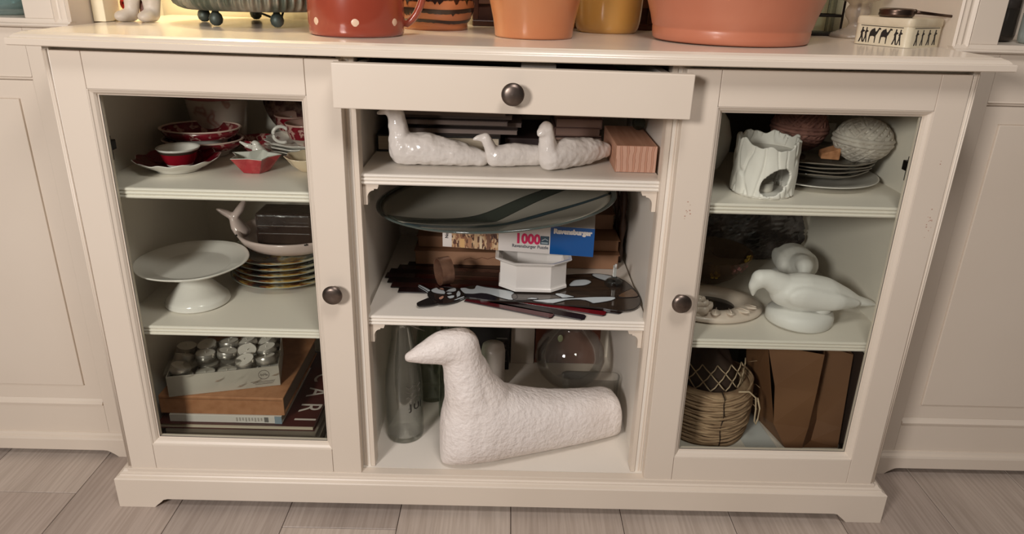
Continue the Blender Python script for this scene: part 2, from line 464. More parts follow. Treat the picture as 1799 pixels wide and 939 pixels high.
# ------------------------------------------------------------------ bookcases either side
def bookcase(s):
    b = thing('bookcase', ('cream panelled bookcase standing left of the sideboard' if s < 0 else 'cream panelled bookcase standing right of the sideboard, its right shelf holding dark glass'),
              'bookcase', (1.12*s, 0.30, 0))
    X = lambda a, c: (min(a*s, c*s), max(a*s, c*s))
    yf = 0.14
    MB().box(*X(.7282, .745), yf+0.0125, 0.46, 0.0, 2.0).build('side_panel', PAINT, b)
    MB().box(*X(1.495, 1.512), yf, 0.46, 0.0, 2.0).build('side_panel', PAINT, b)
    MB().box(*X(.745, 1.495), 0.448, 0.46, 0.02, 2.0).build('back_panel', PAINT_IN, b)
    # stiles of the face
    for a, c in ((.7275, .812), (1.428, 1.512)):
        MB().box(*X(a, c), yf-0.0005, yf+0.02, 0.04, 0.853).build('stile', PAINT, b, bevel=0.0008)
    # drawer-like top rail
    tr = MB().prism([(yf, .7735), (yf, .853), (yf+.02, .853), (yf+.02, .765), (yf+.004, .765), (yf+.001, .7672), (yf+.001, .7695), (yf-.0015, .7712)], *X(.8124, 1.4276), 'x')
    tr.build('top_rail', PAINT, b)
    # door with a raised panel
    X0, X1, z0, z1 = .8124, 1.4276, .131, .7645
    def rr(off, y, z0=z0, z1=z1, k=1):
        a, c = X(X0+off, X1-off); return [(a, y, z0+off*k), (c, y, z0+off*k), (c, y, z1-off*k), (a, y, z1-off*k)]
    MB().rings([rr(0, yf+.02), rr(0, yf+.0035), rr(0.0305, yf+.0035), rr(0.0305, yf+.0048), rr(0.0315, yf+.0048), rr(0.0320, yf+.0008), rr(0.0330, yf+.0003), rr(0.20, yf+.0003)], True, False).build('door_panel', PAINT, b)
    # bottom rail with a moulded upper edge
    MB().prism([(yf, .052), (yf, .117), (yf-.003, .1185), (yf-.0035, .1215), (yf+.001, .126), (yf+.004, .1305), (yf+.02, .1305), (yf+.02, .052)], *X(.8124, 1.4276), 'x').build('bottom_rail', PAINT, b)
    # plinth
    pp = [(.7275, 0), (.7955, 0), (.801, .005), (.809, .0105), (.816, .0145), (.824, .0155), (1.412, .0155), (1.43, .0105), (1.445, 0), (1.512, 0), (1.512, .041), (.7275, .041)]
    MB().prism([(x*s, z) for x, z in pp], yf-.0115, yf+.008).build('plinth_board', PAINT, b, bevel=0.0006)
    MB().prism([(yf-.0115, .041), (yf-.010, .0445), (yf-.004, .047), (yf-.002, .052), (yf+.01, .052), (yf+.01, .041)], *X(.7275, 1.512), 'x').build('plinth_moulding', PAINT, b)
    # ledge and floor board of the upper part
    lg = [(yf-.010, .853), (yf-.012, .8555), (yf-.010, .858), (yf-.004, .8595), (yf-.002, .862), (yf+.0, .866), (0.448, .866), (0.448, .853)]
    MB().prism(lg, *X(.7285, 1.512), 'x').build('ledge', PAINT, b)
    # upper stile with a fluted strip on its inner edge
    st = MB().box(*X(.756, .803), yf, yf+.022, .866, 2.0)
    st.build('upper_stile', PAINT, b, bevel=0.001)
    MB().box(*X(1.43, 1.512), yf, yf+.022, .866, 2.0).build('upper_stile', PAINT, b, bevel=0.001)
    flp = []
    prof = [(.7275, .012), (.7275, .0), (.731, -.003), (.7345, .0005), (.7365, .0005), (.741, -.0015), (.7455, .001), (.7475, .0005), (.7525, -.0035), (.7560, .0), (.7560, .012)]
    MB().prism([(x*s, yf+dy) for x, dy in prof], .862, 2.0, 'z').build('fluted_strip', PAINT, b)
    MB().box(*X(.745, 1.495), yf+.01, .448, 1.30, 1.32).build('shelf', PAINT_IN, b)
    return b
bookcase(-1); bookcase(1)
# ------------------------------------------------------------------ shared object materials
WHITE_GLAZE = mat('white_glaze', S(232, 228, 222), 0.14, coat=0.5)
WHITE_PORC = mat('white_porcelain', S(230, 226, 220), 0.18, coat=0.4)
TERRA = mat('terracotta_glaze', S(196, 126, 98), 0.34, coat=0.15, var=(7, S(186, 112, 84), 0.3, 0.7), bump=(40, 0.12, 0.001))
ORANGE = mat('orange_glaze', S(196, 134, 90), 0.28, coat=0.3, var=(6, S(186, 116, 76), 0.35, 0.7))
MUSTARD = mat('mustard_glaze', S(202, 158, 86), 0.25, coat=0.4, var=(5, S(186, 138, 68), 0.35, 0.7))
REDCLAY = mat('red_slip', S(160, 74, 54), 0.22, coat=0.5, var=(9, S(146, 62, 44), 0.35, 0.7), bump=(25, 0.1, 0.001))
DOTW = mat('cream_slip_dot', S(226, 196, 170), 0.3)
DKBROWN = mat('dark_brown_slip', S(44, 26, 20), 0.22, coat=0.5)
VERDI = mat('verdigris_metal', S(92, 98, 86), 0.45, metal=0.5, var=(26, S(164, 158, 142), 0.42, 0.68), bump=(60, 0.3, 0.0015))
VERDI_D = mat('verdigris_dark', S(70, 82, 78), 0.5, metal=0.5, var=(40, S(104, 112, 104), 0.4, 0.7), bump=(60, 0.3, 0.001))
CREAMBOX = mat('cream_card', S(244, 232, 200), 0.6)
BLACKWIRE = mat('black_wire', S(34, 30, 28), 0.45, metal=0.5)
BRONZE = mat('bronze', S(110, 92, 80), 0.3, metal=0.9, var=(30, S(66, 50, 44), 0.35, 0.7))
CLEAR = glass('clear_glass', (0.93, 0.95, 0.93, 1), 0.03, 0.30)
CLEAR_D = glass('grey_green_glass', (0.80, 0.84, 0.79, 1), 0.04, 0.32)
PRINT_BLACK = mat('black_print', S(34, 30, 28), 0.5)

# ---- white figure with two stout legs and a red scarf end
zt = topz(-0.66)
fig = thing('figurine', 'white stout-legged ceramic figure with a red cape end, at the left end of the worktop', 'figurine', (-0.661, 0.235, zt))
m = MB()
m.chain([(-.686, .222, zt+.010, .013, .017, .010), (-.680, .236, zt+.012, .012, .014, .012)], 4)
m.chain([(-.678, .240, zt+.014, .011, .012, .014), (-.675, .242, zt+.045, .0145, .014, .014), (-.674, .242, zt+.075, .018, .017, .02)], 6)
m.chain([(-.645, .222, zt+.010, .014, .017, .010), (-.642, .236, zt+.013, .0135, .014, .013)], 4)
m.chain([(-.642, .240, zt+.014, .013, .012, .014), (-.641, .242, zt+.045, .0175, .015, .014), (-.645, .242, zt+.075, .019, .018, .02)], 6)
m.chain([(-.660, .244, zt+.085, .036, .027, .022), (-.660, .244, zt+.13, .036, .027, .03), (-.660, .244, zt+.165, .018, .018, .01)], 6)
m.chain([(-.660, .242, zt+.185, .025, .024, .025), (-.660, .236, zt+.19, .022, .022, .022)], 3)
m.chain([(-.685, .235, zt+.135, .012, .012, .012), (-.691, .225, zt+.10, .010, .010, .010)], 5)
m.chain([(-.63, .235, zt+.135, .012, .012, .012), (-.615, .225, zt+.10, .010, .010, .010)], 5)
clampz(m, zt).build('body', mat('aged_white_ceramic', S(214, 204, 190), 0.4, var=(30, S(186, 172, 156), 0.45, 0.75), bump=(60, 0.15, 0.001)), fig, mods=[remesh(0.0026, 3)])
MB().chain([(-.690, .250, zt+.065, .009, .006, .02), (-.693, .250, zt+.03, .009, .006, .012), (-.686, .248, zt+.02, .005, .004, .006)], 5).build('cape_end', mat('red_paint', S(176, 40, 28), 0.3), fig, smooth=True)
MB().chain([(-.661, .256, zt+.07, .013, .006, .02), (-.661, .252, zt+.03, .008, .005, .012), (-.664, .246, zt+.006, .003, .004, .006)], 5).build('rear_strap', mat('brown_paint', S(112, 66, 48), 0.5), fig, smooth=True)

# ---- upright cream card box behind it
zt = topz(-0.69)
solo(MB().box(-.7255, -.7045, .200, .29, zt+.0008, zt+.30), 'card_box', 'narrow tall cream card box standing against the bookcase side, left of the white figurine', 'box', CREAMBOX, (-.711, .245, zt+.0008), bevel=0.001)

# ---- verdigris tray on ball feet
zt = topz(-0.60)
tc = (-0.462, 0.300)
tray = thing('footed_tray', 'round verdigris metal tray with a fluted rim and ball feet, left of the red pitcher', 'tray', (tc[0], tc[1], zt))
nfl = 72
def flute(a, r, h):
    k = 0.0042*math.sin(nfl*a)*min(1, (h-zt-.026)/.006)
    return (r+k if 0.0262 < h-zt < 0.062 and r > .135 else r, h)
m = MB().lathe([(0.0, zt+.030), (.120, zt+.030), (.131, zt+.0258), (.138, zt+.0262), (.1445, zt+.0295), (.1500, zt+.0345), (.1530, zt+.041), (.1540, zt+.048), (.1525, zt+.0545), (.1490, zt+.0570), (.145, zt+.054), (.141, zt+.046), (.134, zt+.040), (.12, zt+.0375), (0, zt+.0375)], (tc[0], tc[1], 0), 432, fn=flute)
m.build('dish', VERDI, tray, smooth=True)
for a in (-118, -62, -3, 52, 118, 183):
    x, y = tc[0]+.112*math.cos(math.radians(a)), tc[1]+.112*math.sin(math.radians(a))
    MB().lathe([(0, zt), (.005, zt+.0007), (.0098, zt+.005), (.0117, zt+.0117), (.0098, zt+.0185), (.006, zt+.0225), (.0045, zt+.028), (0, zt+.028)], (x, y, 0), 20).build('ball_foot', VERDI_D, tray, smooth=True)
x, y = tc[0]+.03, tc[1]+.02
MB().tube([(tc[0]-.03, tc[1]-.05, zt+.029), (tc[0]+.0, tc[1]-.03, zt+.02), (tc[0]+.025, tc[1]-.012, zt+.0075), (tc[0]+.03, tc[1]+.0, zt+.012), (tc[0]+.032, tc[1]+.012, zt+.029)], .0022, 6).build('wire_hook', VERDI_D, tray, smooth=True)

# ---- red dotted pitcher
zt = topz(-0.33)+.0002
pc = (-0.2575, 0.134)
pit = thing('pitcher', 'red glazed pitcher with a row of cream dots and a handle on its right', 'pitcher', (pc[0], pc[1], zt))
prof = [(0, zt+.003), (.070, zt+.002), (.0735, zt), (.0755, zt+.003), (.0765, zt+.008), (.0760, zt+.012), (.0772, zt+.018), (.0770, zt+.06), (.0755, zt+.10), (.070, zt+.14), (.062, zt+.17), (.060, zt+.195), (.064, zt+.215), (.061, zt+.214), (.057, zt+.195), (.059, zt+.17), (.067, zt+.14), (.072, zt+.10), (.072, zt+.02), (0, zt+.014)]
MB().lathe(prof, (pc[0], pc[1], 0), 56).build('jug_body', REDCLAY, pit, smooth=True)
hp = []
for t in range(13):
    a = -1.25+2.35*t/12
    hp.append((pc[0]+.066+.046*math.cos(a), pc[1]+.012, zt+.098+.085*math.sin(a)))
hp = [(pc[0]+.070, pc[1]+.012, zt+.020)]+hp+[(pc[0]+.058, pc[1]+.012, zt+.18)]
MB().tube(hp, .0085, 10, flat=0.7).build('handle', REDCLAY, pit, smooth=True)
for k in range(7):
    a = math.radians(-80 + k*51.4)
    dm = MB().lathe([(0, .0006), (.0046, .0005), (.0060, 0.0)], (0, 0, 0), 16)
    dm.xf(lambda p: Vector((pc[0]+(.0769+p.z)*math.cos(a)-p.x*math.sin(a), pc[1]+(.0769+p.z)*math.sin(a)+p.x*math.cos(a), zt+.0225+p.y)))
    dm.build('dot', DOTW, pit, smooth=True)

# ---- orange jug with dark bands
zt = topz(-0.145)
jc = (-0.149, 0.318)
jug = thing('jug', 'orange clay jug with dripping dark brown bands, behind the red pitcher', 'jug', (jc[0], jc[1], zt))
JP = [(0, zt+.002), (.058, zt+.001), (.0605, zt), (.0610, zt+.006), (.0600, zt+.010), (.0665, zt+.020), (.0715, zt+.032), (.0735, zt+.042), (.0737, zt+.048), (.072, zt+.065), (.071, zt+.09), (.066, zt+.12), (.055, zt+.15), (.048, zt+.18), (.052, zt+.20), (.049, zt+.199), (.045, zt+.18), (0, zt+.16)]
MB().lathe(JP, (jc[0], jc[1], 0), 48).build('jug_body', ORANGE, jug, smooth=True)
def jr(h):
    for (r0, h0), (r1, h1) in zip(JP[1:-5], JP[2:-4]):
        if h0 <= h <= h1 and h1 > h0: return r0+(r1-r0)*(h-h0)/(h1-h0)
    return .07
def band(z0, z1, seed, drip):
    r = random.Random(seed); n = 120; vs = []; fs = []
    low = []
    for j in range(n):
        d = r.uniform(-.0006, .0006)
        if drip and r.random() < .28: d -= r.uniform(.003, .009)
        low.append(d)
    for j in range(n):
        a = 2*PI*j/n
        hi = z1+.0014*math.sin(3*a+seed)
        for h in (z0+.0014*math.sin(3*a+seed)+low[j], (z0+z1)/2, hi):
            q = jr(h)+.0007
            vs.append((jc[0]+q*math.cos(a), jc[1]+q*math.sin(a), h))
    for j in range(n):
        k = (j+1) % n
        for i in range(2): fs.append((j*3+i, k*3+i, k*3+i+1, j*3+i+1))
    MB().add(vs, fs).build('dark_band', DKBROWN, jug, smooth=True)
band(zt+.0135, zt+.019, 1, False); band(zt+.031, zt+.0385, 2, True); band(zt+.052, zt+.062, 4, True); band(zt+.09, zt+.10, 5, True)

# ---- orange glazed pot, mustard pot, big terracotta pot
def pot(name, label, c, zt, prof, material, rim=None, band=None):
    p = thing(name, label, 'pot', (c[0], c[1], zt))
    MB().lathe([(r, zt+h) for r, h in prof], (c[0], c[1], 0), 64).build('pot_wall', material, p, smooth=True)
    return p
zt = topz(.10)+.0003
p = pot('flowerpot', 'mid-sized orange glazed pot between the banded jug and the mustard pot', (0.0335, 0.187), zt,
    [(0, .004), (.062, .003), (.0655, 0), (.0665, .003), (.0672, .012), (.0700, .03), (.0755, .055), (.082, .085), (.088, .12), (.090, .135), (.094, .137), (.095, .15), (.091, .152), (.088, .14), (.078, .08), (.068, .03), (0, .015)], ORANGE)
zt = topz(.18)
pot('flowerpot', 'mustard yellow glazed pot behind the orange pot', (0.180, 0.353), zt,
    [(0, .003), (.052, .002), (.0545, 0), (.057, .003), (.0605, .010), (.063, .022), (.0645, .04), (.066, .07), (.067, .10), (.068, .13), (.065, .13), (.063, .10), (.06, .03), (0, .012)], MUSTARD)
zt = topz(.50)+.0003
pot('flowerpot', 'large terracotta flowerpot, the widest on the worktop', (0.374, 0.204), zt,
    [(0, .004), (.122, .003), (.1275, 0), (.1305, .003), (.1320, .010), (.1325, .020), (.1320, .022), (.1335, .024), (.1375, .04), (.144, .06), (.152, .085), (.163, .12), (.170, .145), (.176, .147), (.179, .175), (.174, .177), (.168, .16), (.155, .11), (.135, .04), (0, .02)], TERRA)

# ---- dark brown wooden tray leaning behind the pots
zt = topz(.1)
wtray = thing('wooden_tray', 'dark brown wooden tray standing on edge behind the pots', 'tray', (.10, .435, zt))
DWOOD = ramp_mat('dark_wood', [(0.3, S(58, 32, 24)), (0.7, S(84, 50, 36))], 'Object', 6, 'noise', 0.35, mapscale=(1, 8, 8))
MB().box(-.085, .285, .440, .452, zt+.002, zt+.24).build('tray_base', DWOOD, wtray, bevel=0.002)
LW = mat('light_wood_edge', S(120, 84, 62), 0.45, var=(12, S(98, 64, 46)))
MB().box(-.085, .285, .424, .440, zt+.0, zt+.012).build('tray_rim', DWOOD, wtray, bevel=0.002)
MB().box(-.085, .285, .424, .440, zt+.228, zt+.24).build('tray_rim', DWOOD, wtray, bevel=0.002)
MB().box(-.085, -.073, .424, .440, zt+.012, zt+.228).build('tray_rim', DWOOD, wtray, bevel=0.002)
MB().box(.273, .285, .424, .440, zt+.012, zt+.228).build('tray_rim', DWOOD, wtray, bevel=0.002)
MB().box(-.073, .273, .432, .440, zt+.043, zt+.060).build('inlay_strip', LW, wtray, bevel=0.001)

# ---- wire lantern with glass, beside the big pot
zt = topz(.62)
lan = thing('lantern', 'small black wire lantern with clear glass sides, right of the large terracotta pot', 'lantern', (.605, .41, zt))
F = MB()
x0, x1, y0, y1 = .560, .642, .372, .44
H = .115
for z in (zt+.003, zt+.038, zt+H):
    MB().tube([(x0, y0, z), (x1, y0, z), (x1, y1, z), (x0, y1, z)], .0024, 8, closed=True).build('frame_ring', BLACKWIRE, lan)
for (x, y) in ((x0, y0), (x1, y0), (x1, y1), (x0, y1)):
    MB().tube([(x, y, zt), (x, y, zt+H)], .0024, 8).build('corner_post', BLACKWIRE, lan)
MB().box(x0+.002, x1-.002, y0+.002, y0+.004, zt+.004, zt+H).build('glass_side', CLEAR, lan)
MB().box(x0+.002, x1-.002, y1-.004, y1-.002, zt+.004, zt+H).build('glass_side', CLEAR, lan)
MB().box(x1-.004, x1-.002, y0+.004, y1-.004, zt+.004, zt+H).build('glass_side', CLEAR, lan)
MB().box(x0+.004, x1-.004, y0+.004, y1-.004, zt+.003, zt+.006).build('base_plate', BLACKWIRE, lan)

# framed piece leaning behind the candle stand
zt = topz(.67)
frm = thing('picture_frame', 'narrow dark-edged frame leaning at the back between lantern and candle stand', 'frame', (.672, .448, zt))
m = MB().box(.650, .706, .442, .4465, zt, zt+.12); m.build('backing', mat('cream_mount', S(226, 216, 194), 0.6), frm)
for a, b, c, d_ in ((.650, .656, 0, .12), (.700, .706, 0, .12), (.656, .700, .114, .12), (.656, .700, 0, .006)):
    MB().box(a, b, .436, .4425, zt+c, zt+d_).build('frame_bar', mat('dark_frame', S(58, 46, 40), 0.5), frm, bevel=0.001)

# ---- pressed glass candle stand
zt = topz(.65)
solo(MB().lathe([(0, zt+.004), (.042, zt), (.044, zt+.003), (.040, zt+.008), (.026, zt+.014), (.015, zt+.019), (.0125, zt+.026), (.0145, zt+.031), (.020, zt+.038), (.0225, zt+.047), (.020, zt+.055), (.0165, zt+.060), (.020, zt+.064), (.034, zt+.069), (.044, zt+.074), (.046, zt+.079), (.040, zt+.080), (.018, zt+.075), (0, zt+.074)], (.657, .345, 0), 40),
     'candle_stand', 'frosted pressed glass candle stand behind the cream tin', 'candlestick', glass('frosted_glass', (0.90, 0.86, 0.80, 1), 0.25, 0.4, 0.35, S(226, 214, 198), (50, .6)), (.657, .345, zt), smooth=True)

# ---- cream tin with black silhouettes
zt = topz(.65)
tn = thing('tin', 'cream tin printed with black walking silhouettes and camels, right end of the worktop', 'tin', (.6566, .185, zt))
TIN = mat('cream_tin', S(222, 212, 186), 0.3, var=(25, S(206, 194, 164), 0.35, 0.7), coat=0.2)
TC, TA, TW, TD = (.6566, .185), math.radians(31), .048, .050
def tinring(k, z):
    r, P = .010, []
    for sx, sy, a0 in ((1, -1, -90), (1, 1, 0), (-1, 1, 90), (-1, -1, 180)):
        for q in range(5):
            a = math.radians(a0+22.5*q)
            P.append(Vector((TC[0]+k*(sx*(TW-r)+r*math.cos(a)), TC[1]+k*(sy*(TD-r)+r*math.sin(a)), z)))
    return [tuple(rotz(TC, TA)(p)) for p in P]
MB().rings([tinring(.985, zt+.001), tinring(1.0, zt+.0003), tinring(1.0, zt+.034)]).build('tin_body', TIN, tn, auto=40)
MB().rings([tinring(1.012, zt+.0335), tinring(1.02, zt+.035), tinring(1.02, zt+.0425), tinring(1.0, zt+.0455), tinring(.95, zt+.0462)]).build('tin_lid', mat('cream_tin_lid', S(216, 204, 178), 0.4, var=(18, S(188, 172, 142), 0.4, 0.7)), tn, auto=40)
def tinface(which):
    """the two faces towards the room: the long left one and the right one"""
    c = [Vector((TC[0]-TW, TC[1]+TD-.008, 0)), Vector((TC[0]-TW, TC[1]-TD+.008, 0))] if which == 'left' else [Vector((TC[0]-TW+.008, TC[1]-TD, 0)), Vector((TC[0]+TW-.008, TC[1]-TD, 0))]
    A, B = [rotz(TC, TA)(p) for p in c]
    d = (B-A); L = d.length; d.normalize()
    return A, d, L, Vector((d.y, -d.x, 0))
def on_face(which, polys):
    A, d, L, nrm = tinface(which)
    for poly in polys:
        n = len(poly)
        vs = [A + d*(u*L) + nrm*e + Vector((0, 0, zt+h)) for e in (0.0004, -0.0004) for u, h in poly]
        MB().add(vs, [tuple(range(n)), tuple(range(2*n-1, n-1, -1))]+[(k, n+k, n+(k+1) % n, (k+1) % n) for k in range(n)]).build('silhouette', PRINT_BLACK, tn)
def person(u, s=1.0, lean=0.0):
    b = [(0, .004), (.018, .004), (.035, .012), (.05, .004), (.066, .004), (.05, .014), (.045, .020), (.075, .022), (.045, .0245), (.048, .028), (.030, .0285), (.028, .0245), (.012, .019), (.022, .0185), (.022, .013)]
    return [(u+x*s*1.1, h) for x, h in b]
def camel(u):
    b = [(0, .004), (.012, .004), (.02, .014), (.055, .015), (.09, .014), (.095, .004), (.107, .004), (.108, .016), (.125, .019), (.15, .026), (.172, .0255), (.17, .0282), (.14, .029), (.115, .0235), (.095, .022), (.075, .028), (.05, .0265), (.03, .0255), (.008, .0215), (.0, .014)]
    return [(u+x*1.35, h) for x, h in b]
on_face('left', [person(.04, 1.5), person(.14, 1.2), camel(.26), camel(.50), person(.76, 1.4), person(.86, 1.2)])
on_face('right', [person(.10, 1.6), person(.32, 1.3), person(.54, 1.6), person(.76, 1.6)])
for w in ('left', 'right'):
    A, d, L, nrm = tinface(w)
    p1, p2 = A+d*.05*L+Vector((0, 0, zt+.0312)), A+d*.95*L+Vector((0, 0, zt+.0312))
    MB().tube([p1, p2], .0006, 4).build('printed_line', PRINT_BLACK, tn)

# ---- bronze lidded pan with thin handle on the tin
zl = zt+.0465
bp = thing('bronze_lens', 'round bronze lens case with a thin handle lying on the cream tin', 'lens case', (.642, .172, zl))
MB().lathe([(0, zl), (.024, zl), (.0268, zl+.002), (.0275, zl+.005), (.0265, zl+.008), (.0275, zl+.0105), (.0262, zl+.013), (.0235, zl+.0138), (.022, zl+.0125), (0, zl+.012)], (.640, .170, 0), 40).build('round_case', BRONZE, bp, smooth=True)
MB().tube([(.667, .168, zl+.0085), (.680, .166, zl+.0078), (.710, .163, zl+.0052), (.738, .160, zl+.003)], [.0035, .0028, .0024, .0022], 10).build('handle', BRONZE, bp, smooth=True)
MB().ball((.742, .1597, zl+.0029), (.0052, .0033, .0033), 14, 8).build('handle_tip', BRONZE, bp, smooth=True)
MB().ball((.669, .168, zl+.009), (.004, .005, .0045), 12, 8).build('hinge_lug', BRONZE, bp, smooth=True)

# ---- glassware on the bookcases' ledges
solo(MB().lathe([(0, .870), (.050, .8665), (.062, .869), (.066, .880), (.064, .92), (.060, .98), (.063, 1.05), (.0605, 1.05), (.057, .98), (.061, .90), (.055, .876), (0, .874)], (-.905, .235, 0), 40),
     'glass_vase', 'pale blue-green glass vase on the left bookcase ledge', 'vase', glass('blue_green_glass', (0.74, 0.84, 0.84, 1), 0.05, 0.35, 0.25, S(150, 172, 172)), (-.905, .235, .8665), smooth=True)
SMOKE = glass('dark_smoked_glass', (0.34, 0.31, 0.29, 1), 0.06, 0.4, 0.45, S(78, 70, 64), (40, .25))
solo(MB().lathe([(0, .870), (.05, .8665), (.056, .869), (.058, .878), (.058, .97), (.054, 1.02), (.04, 1.05), (.038, 1.06), (.036, 1.05), (.05, 1.015), (.054, .96), (.054, .88), (0, .874)], (.842, .262, 0), 40),
     'smoked_jar', 'dark smoked glass jar at the edge of the right bookcase ledge', 'jar', SMOKE, (.842, .262, .8665), smooth=True)
jr_ = thing('frosted_jar', 'pale frosted glass jar beside the dark jar on the right bookcase', 'jar', (.908, .190, .8665))
MB().lathe([(0, .868), (.030, .8665), (.033, .869), (.034, .88), (.034, .915), (.031, .921), (.031, .921), (0, .921)], (.908, .190, 0), 32).build('jar_glass', glass('pale_frost', (0.8, 0.84, 0.82, 1), 0.2, 0.3, 0.5, S(190, 200, 194)), jr_, smooth=True)
MB().lathe([(0, .9212), (.0345, .9212), (.0352, .923), (.0352, .935), (.0335, .937), (0, .937)], (.908, .190, 0), 32).build('jar_lid', WHITE_PORC, jr_, smooth=True)

# ---- things lying in the pulled-out drawer
cd = thing('folded_card', 'white folded card sticking up in the open drawer', 'card', (.04, .04, .7762))
PAPERW = mat('white_paper', S(226, 218, 208), 0.7)
MB().add([(.012, .03, .7762), (.066, .035, .7762), (.066, .045, .826), (.012, .04, .829), (.012, .0308, .7762), (.066, .0358, .7762), (.066, .0458, .826), (.012, .0408, .829)],
         [(0,1,2,3),(7,6,5,4),(0,4,5,1),(1,5,6,2),(2,6,7,3),(3,7,4,0)]).build('front_leaf', PAPERW, cd)
MB().add([(.012, .06, .7762), (.066, .065, .7762), (.066, .0465, .826), (.012, .0415, .829), (.012, .0608, .7762), (.066, .0658, .7762), (.066, .0473, .826), (.012, .0423, .829)],
         [(0,1,2,3),(7,6,5,4),(0,4,5,1),(1,5,6,2),(2,6,7,3),(3,7,4,0)]).build('rear_leaf', PAPERW, cd)
solo(MB().box(.07, .17, .015, .16, .7762, .815), 'notebook', 'dusky pink box lying in the open drawer', 'box', mat('dusky_pink', S(150, 112, 104), 0.6), (.12, .09, .7762), bevel=0.002)
solo(MB().lathe([(0, .7762), (.016, .7762), (.017, .778), (.017, .818), (.0155, .822), (.014, .818), (.014, .78), (0, .778)], (.197, .02, 0), 28), 'shot_glass', 'small clear glass standing at the right end of the open drawer', 'glass', CLEAR, (.197, .02, .7762), smooth=True)
solo(MB().box(-.20, -.02, .02, .20, .7762, .806), 'drawer_box', 'dark flat box filling the left of the open drawer', 'box', mat('dark_box', S(58, 46, 44), 0.6), (-.11, .11, .7762), bevel=0.002)
# ------------------------------------------------------------------ left cabinet, top shelf
Z = 0.614
FLORAL = ramp_mat('floral_porcelain', [(0.0, S(208, 196, 186)), (0.54, S(204, 190, 180)), (0.61, S(168, 126, 118)), (0.68, S(202, 186, 176))], 'Object', 26, 'noise', 0.25, 0.3, 2)
MAROON = ramp_mat('maroon_pattern', [(0.30, S(132, 26, 40)), (0.52, S(116, 20, 34)), (0.60, S(198, 160, 150)), (0.66, S(120, 22, 36)), (0.8, S(96, 16, 30))], 'Object', 55, 'noise', 0.22, 0.4, 3)
REDGL = mat('red_glaze', S(160, 26, 42), 0.16, coat=0.5, var=(30, S(142, 20, 36), 0.4, 0.7))
DKRED = mat('dark_red_glaze', S(112, 16, 32), 0.14, coat=0.5)
DKRIM = mat('dark_rim', S(74, 62, 54), 0.25)
PINKRIM = mat('rose_rim', S(178, 104, 104), 0.25)

# floral cachepot at the back
cp = thing('cachepot', 'large white floral cachepot at the back of the left top shelf', 'pot', (-.600, .365, Z))
c = (-.600, .365, 0)
MB().lathe([(0, Z+.003), (.046, Z), (.050, Z+.003), (.053, Z+.03), (.057, Z+.07), (.0605, Z+.098), (.0575, Z+.098), (.053, Z+.06), (.047, Z+.012), (0, Z+.01)], c, 48).build('pot_wall', FLORAL, cp, smooth=True)
MB().lathe([(.0603, Z+.094), (.0615, Z+.0965), (.0602, Z+.1005), (.0578, Z+.0995), (.0572, Z+.096)], c, 48).build('rim_band', PINKRIM, cp, smooth=True)

# two oval maroon dishes stacked
def oval_dish(z, k, label, c=(-.592, .262)):
    d = thing('oval_dish', label, 'dish', (c[0], c[1], z), 'oval maroon dishes')
    sx, sy = 1.0, .80
    MB().lathe([(0, z+.002), (.043*k, z), (.046*k, z+.002), (.0475*k, z+.008), (.066*k, z+.0155)], (c[0], c[1], 0), 56, sx, sy).build('foot', WHITE_PORC, d, smooth=True)
    MB().lathe([(.0625*k, z+.0140), (.0685*k, z+.020), (.0735*k, z+.030), (.0705*k, z+.030), (.064*k, z+.020), (.05*k, z+.011), (0, z+.009)], (c[0], c[1], 0), 56, sx, sy).build('bowl_wall', MAROON, d, smooth=True)
    bd = MB()
    MB().lathe([(.0730*k, z+.0290), (.0757*k, z+.0305), (.0757*k, z+.0318), (.0730*k, z+.0325), (.0700*k, z+.0315), (.0700*k, z+.0300)], (c[0], c[1], 0), 56, sx, sy, fn=lambda a, r, h: (r+.0005*math.sin(60*a), h)).build('beaded_rim', mat('cream_rim', S(216, 190, 178), 0.3), d, smooth=True)
    return d
oval_dish(Z, 1.0, 'maroon oval dish with white foot, lower of the stacked pair')
oval_dish(Z+.0215, 1.0, 'maroon oval dish resting inside another, upper of the stacked pair', (-.595, .264))

# scalloped saucer with a dark red well
sc = (-.592, .150)
sau = thing('scalloped_dish', 'white scalloped dish with dark red inside, under the red cup', 'dish', (sc[0], sc[1], Z))
def scal(a, r, h):
    q = max(0, (r-.04)/.032); return (r*(1+.035*q*math.cos(12*a)), h+.0020*q*math.cos(12*a))
MB().lathe([(0, Z+.002), (.036, Z), (.039, Z+.001), (.040, Z+.004), (.056, Z+.0115), (.0695, Z+.0205), (.0710, Z+.0218), (.0695, Z+.0222)], (sc[0], sc[1], 0), 96, fn=scal).build('outer_wall', WHITE_PORC, sau, smooth=True)
MB().lathe([(.0695, Z+.0222), (.0660, Z+.0204), (.054, Z+.0130), (.038, Z+.0072), (0, Z+.0065)], (sc[0], sc[1], 0), 96, fn=scal).build('well', DKRED, sau, smooth=True)
# red cup, white inside
cz = Z+.0075; cc = (-.588, .149, 0)
cup = thing('cup', 'small red cup with white inside and a dark band, standing in the scalloped dish', 'cup', (cc[0], cc[1], cz))
MB().lathe([(0, cz+.002), (.020, cz), (.0215, cz+.001), (.0225, cz+.0045)], cc, 40).build('foot_ring', WHITE_PORC, cup, smooth=True)
MB().lathe([(.0223, cz+.0042), (.0275, cz+.012), (.0305, cz+.021), (.0318, cz+.0245)], cc, 40).build('cup_wall', REDGL, cup, smooth=True)
MB().lathe([(.0317, cz+.0243), (.0335, cz+.0265), (.0345, cz+.0295)], cc, 40).build('dark_band', DKRIM, cup, smooth=True)
MB().lathe([(.0344, cz+.0294), (.0364, cz+.0325), (.0356, cz+.0335), (.0325, cz+.029), (.028, cz+.018), (.020, cz+.010), (0, cz+.009)], cc, 40).build('white_inside', WHITE_PORC, cup, smooth=True)

